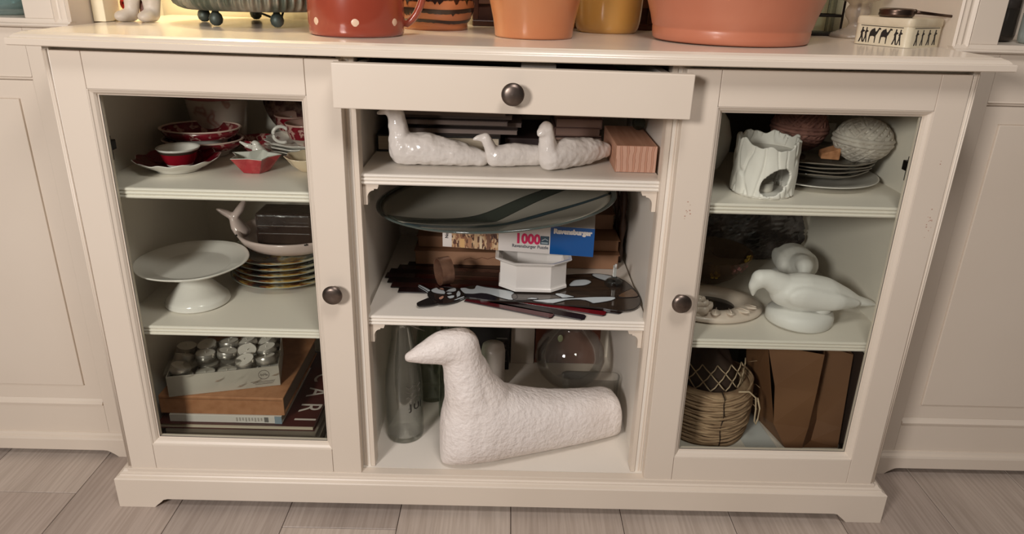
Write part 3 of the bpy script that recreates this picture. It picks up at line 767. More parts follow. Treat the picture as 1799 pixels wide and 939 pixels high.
# star-shaped red bowl
stc = (-.4555, .150)
star = thing('star_bowl', 'red star-shaped bowl with white inside at the front of the left top shelf', 'bowl', (stc[0], stc[1], Z))
def starring(ro, ri, z, a0=-PI/2+PI/6+.05):
    P = []
    for i in range(10):
        a = a0+PI*i/5; r = ro if i % 2 == 0 else ri
        P.append((stc[0]+r*math.cos(a), stc[1]+r*math.sin(a)*.92, z))
    return P
MB().rings([starring(.0235, .0205, Z), starring(.0255, .0215, Z+.002), starring(.047, .031, Z+.0285)], False, True).build('outer_wall', mat('crackled_red_glaze', S(176, 50, 58), 0.2, coat=0.5, var=(60, S(196, 84, 84), 0.5, 0.75)), star, bevel=0.0008)
MB().rings([starring(.047, .031, Z+.0285), starring(.0478, .0315, Z+.0297), starring(.0445, .0292, Z+.0297), starring(.022, .019, Z+.006)], True, False).build('inside', mat('pale_glaze', S(216, 216, 208), 0.2, coat=.4), star, bevel=0.0006)

# little white bird with a long beak behind it
br = thing('bird_figurine', 'tiny white porcelain bird with a long beak, behind the star bowl', 'figurine', (-.468, .205, Z))
m = MB().chain([(-.462, .205, Z+.014, .015, .012, .014), (-.468, .205, Z+.026, .011, .010, .010)], 4)
m.chain([(-.470, .205, Z+.034, .0078, .0075, .0078), (-.472, .205, Z+.036, .0072, .007, .007)], 2)
clampz(m, Z).build('body', WHITE_GLAZE, br, mods=[remesh(.0013, 2)])
MB().tube([(-.475, .205, Z+.030), (-.488, .205, Z+.033), (-.500, .204, Z+.040)], [.0058, .0042, .0016], 10).build('beak', WHITE_GLAZE, br, smooth=True)
MB().ball((-.476, .1985, Z+.037), .0012, 8, 6).build('eye', PRINT_BLACK, br, smooth=True)

# stack of scalloped plates with two maroon cups on them
plc = (-.395, .300)
for k in range(3):
    z = Z+.0068*k
    d = thing('scalloped_plate', 'white scalloped plate, %s of the stack under the maroon cups' % ('lowest', 'middle one', 'topmost')[k], 'plate', (plc[0], plc[1], z), 'scalloped plates under the cups')
    f = lambda a, r, h: (r*(1+.025*max(0, (r-.05)/.03)*math.cos(14*a)), h)
    MB().lathe([(0, z+.0015), (.046, z), (.049, z+.001), (.060, z+.005), (.086, z+.0160), (.087, z+.0172), (.084, z+.0172), (.058, z+.0075), (.046, z+.0045), (0, z+.0045)], (plc[0], plc[1], 0), 84, fn=f).build('plate_body', WHITE_PORC, d, smooth=True)
def tcup(c, label, zc, hang):
    t = thing('teacup', label, 'cup', (c[0], c[1], zc), 'maroon patterned teacups')
    cc = (c[0], c[1], 0)
    MB().lathe([(0, zc+.001), (.020, zc), (.0215, zc+.002), (.024, zc+.006), (.031, zc+.0115), (.034, zc+.0145)], cc, 40).build('foot', FLORAL, t, smooth=True)
    MB().lathe([(.0338, zc+.0143), (.0362, zc+.022), (.0375, zc+.034), (.0385, zc+.0400)], cc, 40).build('cup_wall', MAROON, t, smooth=True)
    MB().lathe([(.0384, zc+.0398), (.0402, zc+.0415), (.0405, zc+.0432), (.0392, zc+.0440), (.0368, zc+.041), (.034, zc+.028), (.03, zc+.014), (0, zc+.007)], cc, 40, fn=lambda a, r, h: (r+(.0004*math.sin(44*a) if r > .04 else 0), h)).build('rim_and_inside', mat('rose_white_glaze', S(198, 160, 150), 0.2, coat=.4), t, smooth=True)
    P = []
    dx, dy = math.cos(hang), math.sin(hang)
    for i in range(17):
        a = -2.0+4.6*i/16
        r = .017-.0004*i
        P.append((c[0]+dx*(.047+r*math.cos(a)*1.15), c[1]+dy*(.047+r*math.cos(a)*1.15), zc+.0235+r*math.sin(a)*1.1))
    MB().tube(P, .0035, 8).build('handle', WHITE_PORC, t, smooth=True)
tcup((-.398, .285), 'maroon patterned teacup with a curled white handle, front one on the plates', Z+.0192, math.radians(197))
tcup((-.442, .358), 'maroon patterned teacup standing behind the front teacup', Z+.0005+.02, math.radians(120))
# low red bowl between
rb = thing('small_bowl', 'low dark red patterned bowl behind the tiny bird', 'bowl', (-.500, .300, Z))
MB().lathe([(0, Z+.002), (.022, Z), (.024, Z+.002), (.034, Z+.014), (.0375, Z+.027), (.0355, Z+.027), (.031, Z+.014), (.02, Z+.006), (0, Z+.005)], (-.500, .300, 0), 40).build('bowl_wall', MAROON, rb, smooth=True)
# shell dish, right edge
sh = thing('shell_dish', 'cream shell-shaped dish at the right front of the left top shelf', 'dish', (-.362, .165, Z))
def shf(a, r, h):
    q = r/.042; return (r*(1+.05*q*math.cos(9*a)), h+.0012*max(0, q-.4)*math.cos(9*a))
MB().lathe([(0, Z+.001), (.016, Z), (.019, Z+.001), (.031, Z+.011), (.0405, Z+.025), (.0425, Z+.0275), (.0405, Z+.0275), (.030, Z+.013), (.016, Z+.004), (0, Z+.004)], (-.362, .165, 0), 80, fn=shf).build('shell', mat('cream_shell', S(232, 212, 182), 0.22, coat=.4), sh, smooth=True)
# floral plate leaning at the back right
fp = thing('floral_plate', 'dark floral plate leaning against the back of the left top shelf', 'plate', (-.430, .425, Z))
DFLO = ramp_mat('dark_floral', [(0.0, S(70, 44, 40)), (0.45, S(92, 58, 52)), (0.56, S(150, 118, 104)), (0.66, S(86, 40, 44)), (0.8, S(60, 54, 40))], 'Object', 34, 'noise', 0.25, .3, 4)
m = MB().lathe([(0, .006), (.05, .004), (.072, -.004), (.094, -.010), (.096, -.009), (.072, -.001), (.05, .008), (0, .010)], (0, 0, 0), 56, axis='y')
m.xf(lambda p: Vector((-.430+p.x, .410+p.y*.98+(p.z)*.22, Z+.0968+p.z*.975)))
m.build('plate_body', DFLO, fp, smooth=True)

# ------------------------------------------------------------------ left cabinet, middle shelf
Z = .3615
cs = (-.584, .133, 0)
stand = thing('cake_stand', 'white porcelain cake stand with a wavy-edged plate', 'cake stand', (cs[0], cs[1], Z))
MB().lathe([(0, Z+.004), (.054, Z), (.0575, Z+.002), (.0580, Z+.005), (.0560, Z+.0075), (.0565, Z+.0095), (.0535, Z+.013), (.043, Z+.024), (.031, Z+.038), (.0225, Z+.050), (.0195, Z+.058), (.021, Z+.064), (.032, Z+.069)], cs, 56).build('foot', WHITE_GLAZE, stand, smooth=True)
def wav(a, r, h):
    q = max(0, (r-.075)/.03); return (r*(1+.012*q*math.cos(6*a)), h)
MB().lathe([(0, Z+.066), (.040, Z+.066), (.062, Z+.069), (.068, Z+.072), (.090, Z+.0785), (.0985, Z+.0835), (.0995, Z+.0855), (.0975, Z+.0860), (.088, Z+.0815), (.070, Z+.0765), (.066, Z+.0745), (.062, Z+.0740), (0, Z+.0735)], cs, 84, fn=wav).build('plate', WHITE_GLAZE, stand, smooth=True)

# stack of painted plates
PAINTED = ramp_mat('painted_plate', [(0.0, S(40, 52, 70)), (0.36, S(64, 60, 54)), (0.46, S(120, 66, 48)), (0.54, S(196, 160, 84)), (0.60, S(204, 196, 170)), (0.68, S(60, 84, 72)), (0.8, S(90, 60, 76))], 'Object', 22, 'noise', 0.2, .4, 3)
pc2 = (-.456, .268)
labs = ['lowest', 'second from below', 'middle', 'second from the top', 'topmost']
for k in range(5):
    z = Z+.0115*k
    d = thing('painted_plate', 'colourful painted plate, %s in the stack under the whale bowl' % labs[k], 'plate', (pc2[0], pc2[1], z), 'painted plates in a stack')
    ox = (0, .002, -.001, .001, -.002)[k]
    R_ = .110-.0018*k
    MB().lathe([(0, z+.002), (.055, z), (.058, z+.001), (.075, z+.007), (R_-.004, z+.0150), (R_-.008, z+.0165), (.07, z+.0085), (.056, z+.0045), (0, z+.004)], (pc2[0]+ox, pc2[1], 0), 64).build('plate_body', PAINTED, d, smooth=True)
    MB().lathe([(R_-.0015, z+.0157), (R_, z+.0162), (R_+.0003, z+.0169), (R_-.001, z+.0174), (R_-.003, z+.0168)], (pc2[0]+ox, pc2[1], 0), 64).build('pale_rim', mat('pale_rim', S(150, 152, 140), 0.2), d, smooth=True)
# whale bowl
wz = Z+.0655
wc = (-.436, .268)
wh = thing('whale_bowl', 'pale pink enamel bowl shaped like a whale with a raised tail, on the painted plates', 'bowl', (wc[0], wc[1], wz))
PINKW = mat('pale_pink_enamel', S(214, 194, 188), 0.25, coat=.3, var=(20, S(202, 182, 176), .4, .7))
MB().lathe([(0, wz+.001), (.060, wz), (.075, wz+.003), (.092, wz+.010), (.103, wz+.020), (.110, wz+.033), (.111, wz+.0365), (.108, wz+.038), (.102, wz+.035), (.095, wz+.022), (.08, wz+.010), (.06, wz+.006), (0, wz+.006)], (wc[0], wc[1], 0), 64, 1.0, .92).build('bowl_wall', PINKW, wh, smooth=True)
m = MB().chain([(-.537, .262, wz+.028, .014, .024, .010), (-.546, .263, wz+.040, .013, .020, .012), (-.551, .264, wz+.052, .010, .014, .010), (-.553, .264, wz+.058, .008, .012, .007)], 6)
m.chain([(-.553, .264, wz+.058, .009, .010, .006), (-.567, .262, wz+.068, .010, .008, .0055), (-.580, .258, wz+.076, .004, .004, .003)], 6)
m.chain([(-.552, .264, wz+.058, .009, .010, .006), (-.540, .265, wz+.074, .0085, .008, .0075), (-.529, .265, wz+.092, .005, .005, .005)], 6)
m.build('whale_tail', PINKW, wh, mods=[remesh(.0022, 4)])
ch = MB()
for (a, w) in ((3.65, .05), (5.15, .07)):
    r = random.Random(int(a*10))
    P = [(wc[0]+.1112*math.cos(a+w*t/5), wc[1]+.92*.1112*math.sin(a+w*t/5), wz+.0365+r.uniform(-.0012, .001)) for t in range(6)]
    ch = MB().tube(P, [.001, .0018, .0012, .002, .0014, .001], 6)
    ch.build('chipped_enamel', PRINT_BLACK, wh)
# dark wrapped package in the bowl
WRAP = mat('dark_shiny_wrap', S(46, 34, 30), 0.22, coat=.4, var=(14, S(66, 52, 44), .4, .7), bump=(30, .5, .004))
pk = thing('wrapped_package', 'dark brown package in shiny wrapping lying in the whale bowl', 'package', (-.444, .266, wz+.0120))
m = MB().box(-.500, -.388, .232, .300, wz+.0120, wz+.078); m.build('package', WRAP, pk, bevel=.006, bseg=3)
MB().box(-.498, -.390, .2305, .232, wz+.052, wz+.0535).build('wrap_fold', mat('wrap_edge', S(84, 68, 60), .25), pk)
MB().box(-.498, -.390, .2305, .232, wz+.036, wz+.0372).build('wrap_fold', mat('wrap_edge', S(76, 60, 52), .25), pk)

# ------------------------------------------------------------------ left cabinet, bottom
Z = .080
def book(name, label, cat, x0, x1, y0, y1, z0, z1, cover, page=None, rz=0.0, spine='front', thick=.0018, group=None):
    """closed book lying flat: cover boards, page block, spine towards the viewer or towards the right"""
    cx, cy = (x0+x1)/2, (y0+y1)/2
    b = thing(name, label, cat, (cx, cy, z0), group, rz)
    page = page or mat('page_edges', S(206, 194, 172), .8, var=(8, S(186, 172, 150), .4, .7), scale3=(.2, .2, 60))
    t = thick
    MB().box(x0, x1, y0, y1, z0, z0+t).build('cover', cover, b, bevel=t*.35)
    MB().box(x0, x1, y0, y1, z1-t, z1).build('cover', cover, b, bevel=t*.35)
    i = .0035
    if spine == 'front':
        MB().box(x0+i, x1-i, y0+t, y1-i, z0+t, z1-t).build('pages', page, b)
        MB().box(x0, x1, y0-.0003, y0+t, z0+.0003, z1-.0003).build('spine', cover, b, bevel=t*.4)
    elif spine == 'left':
        MB().box(x0+t, x1-i, y0+i, y1-i, z0+t, z1-t).build('pages', page, b)
        MB().box(x0-.0003, x0+t, y0, y1, z0+.0003, z1-.0003).build('spine', cover, b, bevel=t*.4)
    else:
        MB().box(x0+i, x1-t, y0+i, y1-i, z0+t, z1-t).build('pages', page, b)
        MB().box(x1-t, x1+.0003, y0, y1, z0+.0003, z1-.0003).build('spine', cover, b, bevel=t*.4)
    return b
GREYMAG = mat('grey_magazine_cover', S(150, 140, 126), .4, var=(6, S(122, 112, 100), .4, .7))
mags = [(-.665, -.358, .072, .37, 0, 'lowest magazine at the bottom of the left cabinet, grey edged', S(128, 118, 106)),
        (-.672, -.362, .078, .37, .5, 'second magazine from the bottom in the left cabinet stack', S(152, 142, 128)),
        (-.668, -.366, .075, .37, -.4, 'third magazine up in the left cabinet stack, with worn edges', S(138, 126, 112))]
z = Z
for (x0, x1, y0, y1, rzd, lab, colr) in mags:
    book('magazine', lab, 'magazine', x0, x1, y0, y1, z, z+.0085, mat('magazine_cover', colr, .4, var=(5, S(112, 104, 94), .45, .75)), rz=math.radians(rzd), spine='front', thick=.0007, group='magazines at the bottom of the left cabinet')
    z += .0088
ARC = mat('maroon_cover', S(92, 40, 34), .3, var=(4, S(60, 34, 30), .4, .7))
ar = book('art_book', 'thin art book with a dark maroon cover lettered in white, under the tan book', 'book', -.678, -.372, .085, .375, z, z+.0110, ARC, rz=0, spine='left', thick=.0009)
zar = z+.0110
WHT = mat('white_print', S(214, 204, 194), .5)
for ch_, y in (('C', .262), ('A', .205), ('R', .149), ('I', .108)):
    lettering(ch_, .062, WHT, ar, (-.398+.525, y-.230, .0110), (0, 0, -PI/2), depth=.0002, sx=.85)
z = zar+.0003
wm = book('white_booklet', 'white paperback with a blue-grey end, between tan book and art book', 'book', -.655, -.436, .092, .30, z, z+.0165, mat('white_cover', S(214, 208, 200), .4), spine='front', thick=.0009)
MB().box(-.4495, -.4358, .0908, .0925, z+.0002, z+.0164).build('blue_label', mat('blue_grey', S(134, 150, 160), .5), wm)
MB().box(-.470, -.462, .0912, .0920, z+.003, z+.014).build('barcode_block', mat('grey_print', S(110, 106, 102), .6), wm)
for i_ in range(9):
    MB().box(-.525+.006*i_, -.5222+.006*i_, .0912, .0919, z+.004+.001*(i_ % 3), z+.0125).build('spine_print', mat('faint_print', S(168, 160, 152), .6), wm)
z += .0168
TAN = mat('tan_cloth', S(176, 124, 86), .65, var=(60, S(160, 108, 72), .4, .7), bump=(300, .25, .0008))
tb = book('tan_book', 'thick tan clothbound book carrying the box of tealights', 'book', -.672, -.430, .095, .335, z, z+.040, TAN, page=mat('shaded_pages', S(112, 92, 76), .8), spine='front', thick=.003)  # page edges darkened in colour for the shade on the book's right side
MB().box(-.670, -.432, .0945, .0965, z+.0335, z+.0345).build('spine_groove', mat('dark_tan', S(112, 76, 52), .8), tb)
ZB = z+.0402
dk = thing('album', 'dark brown album leaning behind the tan book at the right', 'album', (-.39, .37, zar+.0003))
m = MB().box(-.425, -.300, .385, .440, zar+.0003, zar+.19); m.build('album_block', mat('dark_brown_cover', S(66, 48, 46), .45, var=(8, S(50, 38, 38))), dk, bevel=.003)
MB().box(-.425, -.300, .3835, .3855, zar+.002, zar+.188).build('album_cover', mat('plum_cover', S(76, 54, 58), .4), dk, bevel=.0006)

# box of tealights in clear wrap
A = math.radians(14.5)
ox, oy = -.648, .090
tl = thing('tealight_box', 'open white cardboard box of tealights in torn clear wrap on the tan book', 'box', (ox, oy, ZB), None, A)
CARD = mat('white_cardboard', S(206, 198, 188), .6, var=(10, S(190, 182, 172), .4, .7))
L_, D_, H_ = .205, .128, .044
m = MB().box(ox, ox+L_, oy, oy+.0015, ZB, ZB+H_); m.build('box_front', CARD, tl)
MB().box(ox, ox+L_, oy+D_-.0015, oy+D_, ZB, ZB+H_).build('box_back', CARD, tl)
MB().box(ox, ox+.0015, oy+.0015, oy+D_-.0015, ZB, ZB+H_).build('box_end', CARD, tl)
MB().box(ox+L_-.0015, ox+L_, oy+.0015, oy+D_-.0015, ZB, ZB+H_).build('box_end', CARD, tl)
MB().box(ox+.0015, ox+L_-.0015, oy+.0015, oy+D_-.0015, ZB, ZB+.0015).build('box_floor', CARD, tl)
# printed ring mark with a small scrawl
rgm = MB().lathe([(.0095, -.0002), (.0103, -.0002), (.0103, .0003), (.0095, .0003)], (0, 0, 0), 32, axis='y')
rgm.xf(lambda p: p+Vector((ox+.176, oy-.0002, ZB+.0275))); GREYP = mat('grey_mark', S(112, 100, 94), .6)
rgm.build('ring_mark', GREYP, tl)
MB().tube([(ox+.169+.0014*i, oy-.0003, ZB+.0275+(.0028 if i % 2 else -.0028)*(1 if i % 3 else .5)) for i in range(11)], .0005, 5).build('scrawl_mark', GREYP, tl)
for i_ in range(3):
    MB().box(ox+.150+.004*i_, ox+.196-.002*i_, oy-.0004, oy, ZB+.0125-.003*i_, ZB+.0133-.003*i_).build('printed_line', GREYP, tl)
WRAPC = glass('clear_wrap', (.97, .97, .96, 1), .10, .22, bump=(30, .35))
def film(nx, ny, P, seed, name):
    r = random.Random(seed); vs = []
    for j in range(ny+1):
        for i in range(nx+1):
            p = P(i/nx, j/ny); q = r.gauss(0, .0003)+(r.uniform(.0012, .003) if r.random() < .035 else 0)
            vs.append((p[0], p[1]-abs(q), p[2]+abs(q)*.5))
    fs = [(j*(nx+1)+i, j*(nx+1)+i+1, (j+1)*(nx+1)+i+1, (j+1)*(nx+1)+i) for j in range(ny) for i in range(nx)]
    MB().add(vs, fs).build(name, WRAPC, tl, smooth=False, mods=[solid(.0002)])
film(22, 8, lambda u, v: (ox-.004+u*(L_+.008), oy-.003, ZB+.001+v*(H_+.002)), 1, 'wrap_front')
film(22, 6, lambda u, v: (ox-.004+u*(L_+.008), oy+.001+v*.055, ZB+H_+.004+.004*math.sin(v*3)), 2, 'wrap_top')
# tealights heaped in the box
WAX = mat('white_wax', S(228, 222, 212), .5); CUPM = mat('thin_aluminium', S(196, 190, 182), .3, metal=.7)
proto = None
r = random.Random(11)
spots = []
for lay in range(3):
    for iy in range(3):
        for ix in range(5):
            if lay == 2 and iy == 0 and ix in (1, 2): continue
            x = ox+.0215+ix*.0400+(.004 if lay % 2 else 0)+r.uniform(-.001, .001); y = oy+.0225+iy*.0400+r.uniform(-.001, .001)
            if x > ox+L_-.020: x = ox+L_-.0205
            spots.append((x, y, ZB+.002+lay*.0175, lay))
for n_, (x, y, zz, lay) in enumerate(spots):
    p = rotz((ox, oy), A)(Vector((x, y, zz)))
    if proto is None:
        t = thing('tealight', 'white tealight heaped in the clear-wrapped cardboard box', 'candle', (0, 0, 0), 'tealights in the box')
        MB().lathe([(0, 0), (.0180, 0), (.0188, .001), (.0190, .0145), (.0186, .0150), (.0183, .0138)], (0, 0, 0), 24).build('cup', CUPM, t, smooth=True)
        MB().lathe([(.0183, .0132), (.010, .0130), (0, .0128)], (0, 0, 0), 24).build('wax', WAX, t, smooth=True)
        MB().tube([(0, 0, .0125), (.0008, 0, .018)], .0007, 5).build('wick', WAX, t)
        proto = t
    else:
        t = proto.copy(); COL.objects.link(t)
        for chd in list(proto.children):
            q = chd.copy(); COL.objects.link(q); q.parent = t
    t.location = p
    tilt = r.gauss(0, .05) if lay < 2 else r.gauss(0, .22)
    t.rotation_euler = (tilt, r.gauss(0, .08), r.uniform(0, 6.28))
    if lay == 2: t.location.z += .004
    t['label'] = 'white tealight heaped in the clear-wrapped cardboard box'; t['group'] = 'tealights in the box'
# ------------------------------------------------------------------ middle bay, top shelf
Z = .6475
SEALW = mat('white_lumpy_glaze', S(234, 228, 222), .22, coat=.5, bump=(90, .5, .003))
def duckling(name, label, spheres, c, ang, vox=.0022, lump=.0022):
    """hand-modelled sitting bird: ellipsoids in (along, across, up) turned about c"""
    t = thing(name, label, 'figurine', (c[0], c[1], Z), 'white sitting bird figurines')
    m = MB()
    for grp in spheres:
        m.chain([(c[0]+u, c[1]+v, Z+h, a, b, e) for (u, v, h, a, b, e) in grp], 7)
    clampz(m, Z+.0016)
    m.xf(rotz(c, ang))
    m.build('body', SEALW, t, mods=[remesh(vox, 4), displace(.015, lump, 1)])
    return t
# left: long one, head just under the drawer front
duckling('bird_figurine', 'shiny white sitting bird, leftmost of three on the middle top shelf, head under the drawer', [
    [(.016, 0, .026, .027, .027, .0285), (.052, 0, .0265, .030, .028, .0285), (.100, 0, .020, .028, .025, .0225), (.142, 0, .014, .014, .019, .0145), (.148, 0, .013, .010, .016, .0125)],
    [(.010, 0, .028, .022, .024, .028), (.008, 0, .052, .0175, .018, .020), (.004, 0, .078, .0150, .0155, .016), (.000, 0, .094, .0140, .014, .012)],
    [(.000, 0, .094, .0115, .0115, .011), (-.014, 0, .090, .008, .008, .007), (-.026, 0, .086, .003, .0035, .003)]], (-.196, .098), 0.02, .0020, .0034)
# middle: small
duckling('bird_figurine', 'small white sitting bird in the middle, its tail behind the right one', [
    [(.010, 0, .018, .018, .018, .0185), (.040, 0, .0195, .023, .019, .0215), (.075, 0, .018, .018, .016, .0185), (.092, 0, .013, .007, .010, .011)],
    [(.004, 0, .018, .0135, .015, .018), (-.004, 0, .036, .0100, .011, .012), (-.011, 0, .050, .0085, .009, .009)],
    [(-.011, 0, .050, .0085, .009, .0085), (-.022, 0, .0505, .0055, .006, .0055), (-.030, 0, .0485, .0028, .003, .0028)]], (-.033, .094), .22, .0016, .0026)
# right: upright head, wide chest
duckling('bird_figurine', 'white sitting bird with a thick upright neck, rightmost of three, tail towards the wood block', [
    [(.006, 0, .022, .020, .025, .023), (.040, 0, .0265, .027, .025, .026), (.080, 0, .0265, .023, .021, .023), (.112, 0, .025, .013, .014, .014), (.118, 0, .024, .009, .012, .012)],
    [(.002, 0, .022, .018, .022, .024), (-.002, 0, .046, .0145, .016, .018), (-.006, 0, .070, .0125, .014, .014)],
    [(-.006, 0, .071, .0120, .0135, .0125), (-.015, -.003, .066, .0080, .010, .009), (-.0215, -.004, .0635, .0040, .005, .0045)]], (.062, .082), .50, .0020, .0034)

# wood block with a glass marble on it
blk = thing('wood_block', 'pale reddish wood block with end grain at the right of the middle top shelf', 'block', (.211, .165, Z))
ENDG = ramp_mat('end_grain', [(0.2, S(208, 164, 142)), (.5, S(216, 176, 152)), (.72, S(160, 104, 82)), (.9, S(200, 152, 128))], 'Object', 30, 'wave', .7, 0, 2, (1.0, 0.05, 1.2))
LONGG = ramp_mat('long_grain', [(0.3, S(196, 150, 124)), (.6, S(180, 132, 106)), (.8, S(202, 158, 132))], 'Object', 12, 'noise', .65, 0, 4, (8, .6, 8))
MB().box(.1755, .2440, .0815, .249, Z, Z+.0455).build('block_body', LONGG, blk, bevel=.001)
eg = MB().box(.1762, .2433, .0808, .0818, Z+.0007, Z+.0448); eg.build('end_grain', ENDG, blk)
solo(MB().ball((.2335, .215, Z+.0455+.0125), .0125, 28, 18), 'glass_marble', 'dark clear glass marble on top of the wood block', 'marble', glass('dark_marble', (.45, .48, .42, 1), .02, .35, .15, S(70, 74, 62)), (.2335, .215, Z+.0455), smooth=True)

# books behind the birds
BLK = mat('black_cover', S(30, 27, 27), .4)
book('black_book', 'black hardback with cream page edges at the left behind the birds', 'book', -.245, -.02, .185, .40, Z, Z+.031, BLK, spine='right', thick=.003)
zz = Z+.0313
greys = [(S(112, 100, 96), -.225, .010, .21), (S(128, 114, 110), -.215, .018, .235), (S(98, 86, 84), -.222, -.008, .20), (S(120, 106, 102), -.21, .0, .215), (S(88, 76, 74), -.218, -.012, .195)]
for i_, (cl, x0, x1, y0) in enumerate(greys):
    b_ = thing('booklet', ('%s grey booklet in the pile on the black book' % ('lowest', 'second', 'third', 'fourth', 'topmost')[i_]), 'booklet', ((x0+x1)/2, .3, zz), 'grey booklets on the black book')
    MB().box(x0, x1, y0, .40, zz, zz+.0075).build('pages', mat('dull_pages', S(150, 134, 126), .8), b_)
    MB().box(x0-.001, x1+.001, y0-.001, .401, zz+.0075, zz+.0085).build('cover', mat('grey_cover', cl, .5), b_)
    zz += .0088
dkb = book('dark_book', 'dark brown hardback lying behind the small middle bird', 'book', -.012, .075, .225, .41, Z, Z+.022, mat('very_dark_brown', S(52, 38, 36), .5), spine='front', thick=.003)
zz = Z
for i_, (h, cl, y0) in enumerate(((.020, S(84, 66, 60), .255), (.016, S(150, 120, 108), .262), (.018, S(120, 92, 84), .258), (.017, S(162, 136, 122), .266))):
    book('paperback', '%s paperback of the pile behind the right bird' % ('lowest', 'second', 'third', 'topmost')[i_], 'book', .082, .1725, y0, .42, zz, zz+h, mat('dull_cover', cl, .5), page=mat('pinkish_pages', S(168, 138, 124), .8), spine='left' if i_ % 2 else 'right', thick=.0015, group='paperbacks behind the right bird')
    zz += h+.0003

# ------------------------------------------------------------------ middle bay, middle shelf
Z = .392
# kraft boxes at the back
KRAFT = mat('kraft_card', S(152, 112, 82), .7, var=(9, S(132, 94, 66), .35, .7), bump=(40, .2, .001))
KRAFT2 = mat('kraft_card_light', S(170, 128, 98), .7, var=(7, S(146, 108, 80), .35, .7), bump=(40, .2, .001))
zz = Z
for i_, (x0, x1, y0, h, mm) in enumerate(((-.190, .226, .262, .032, KRAFT2), (-.186, .226, .276, .0245, KRAFT), (-.192, .222, .337, .034, KRAFT2))):
    kb = thing('kraft_parcel', 'flat brown kraft parcel, %s of three behind the puzzle box' % ('lowest', 'middle', 'topmost')[i_], 'parcel', ((x0+x1)/2, .35, zz), 'kraft parcels on the middle shelf')
    MB().box(x0, x1, y0, .430, zz, zz+h).build('carton', mm, kb, bevel=.0025, bseg=2)
    MB().box(x0-.002, x1+.002, y0-.004, .430, zz+h, zz+h+.0012).build('flap', KRAFT, kb)
    if i_ == 0:
        MB().tube([(x0+.10+.012*k, y0-.0003, zz+.016+(.002 if k % 2 else -.002)+.0007*k) for k in range(9)], .0006, 5).build('ragged_tear', mat('tear_brown', S(112, 72, 52), .8), kb)
    zz += h+.0018
# dark brown leather piece upright at the right
lp = thing('leather_strap', 'dark brown folded leather piece squeezed upright at the right wall of the middle shelf', 'strap', (.232, .315, Z))
LEA = mat('dark_brown_leather', S(84, 60, 46), .5, var=(14, S(58, 40, 32), .4, .7), bump=(35, .5, .003))
m = MB()
for i_, (x, y, w) in enumerate(((.2335, .305, .020), (.2365, .335, .022), (.2325, .365, .018))):
    P = [(x+.004*math.sin(3*t+i_), y+.006*math.sin(2.2*t+2*i_), Z+.001+t*.17) for t in [k/14 for k in range(15)]]
    MB().tube(P, [w*.28+.002*math.sin(k*1.3+i_) for k in range(15)], 10, flat=1.0).build('leather_fold', LEA, lp, smooth=True)

# fan of dark red glass strips
STRIPM = [mat('dark_red_glass', S(84, 20, 28), .15, coat=.3), mat('black_red_glass', S(30, 12, 13), .3), mat('ruby_glass', S(112, 18, 28), .15, coat=.3), mat('deep_brown_glass', S(52, 18, 17), .15, coat=.3)]
LEAD = mat('dark_lead', S(30, 26, 26), .35, metal=.4)
def strip(a, b, w, z, mi, label):
    A, B = Vector((a[0], a[1], 0)), Vector((b[0], b[1], 0)); d = B-A; L = d.length; d.normalize(); n = Vector((-d.y, d.x, 0))
    t = thing('glass_strip', label, 'glass strip', ((a[0]+b[0])/2, (a[1]+b[1])/2, z), 'dark red glass strips')
    P = [A+n*w*.5, A-n*w*.5, B-n*w*.5-d*.004, B-n*w*.3, B+n*w*.3, B+n*w*.5-d*.004]
    MB().prism([(p.x, p.y) for p in P], z+.0004, z+.0026, 'z').build('glass', STRIPM[mi], t, bevel=.0004)
    MB().tube([(p.x, p.y, z+.0016) for p in P], .0010, 6, closed=True).build('lead_edge', LEAD, t)
order = ['rearmost', 'second from the back', 'third from the back', 'middle', 'third from the front', 'second from the front', 'frontmost']
LF = [(-.205, .262), (-.222, .245), (-.236, .224), (-.240, .203), (-.232, .180), (-.222, .158), (-.205, .136)]
for i_, a in enumerate(LF):
    b = (.02+.012*i_, .250-.020*i_)
    strip(a, b, .0215, Z+.0002+.0012*(i_ % 2)*0, (1, 3, 1, 3, 1, 3, 1)[i_], '%s of the dark glass strips fanned out under the bronze ring' % order[i_])
RF = [((-.075, .102), (.081, .041), 0, 'purplish red glass strip, leftmost of those jutting over the shelf front'),
      ((-.030, .097), (.137, .038), 1, 'nearly black glass strip jutting forward between two red ones'),
      ((.010, .105), (.176, .056), 2, 'ruby red glass strip, rightmost of those jutting forward'),
      ((.060, .100), (.205, .066), 1, 'dark glass strip half hidden under the round end of the cat panel')]
for a, b, mi, lab in RF: strip(a, b, .0195, Z+.0002, mi, lab)

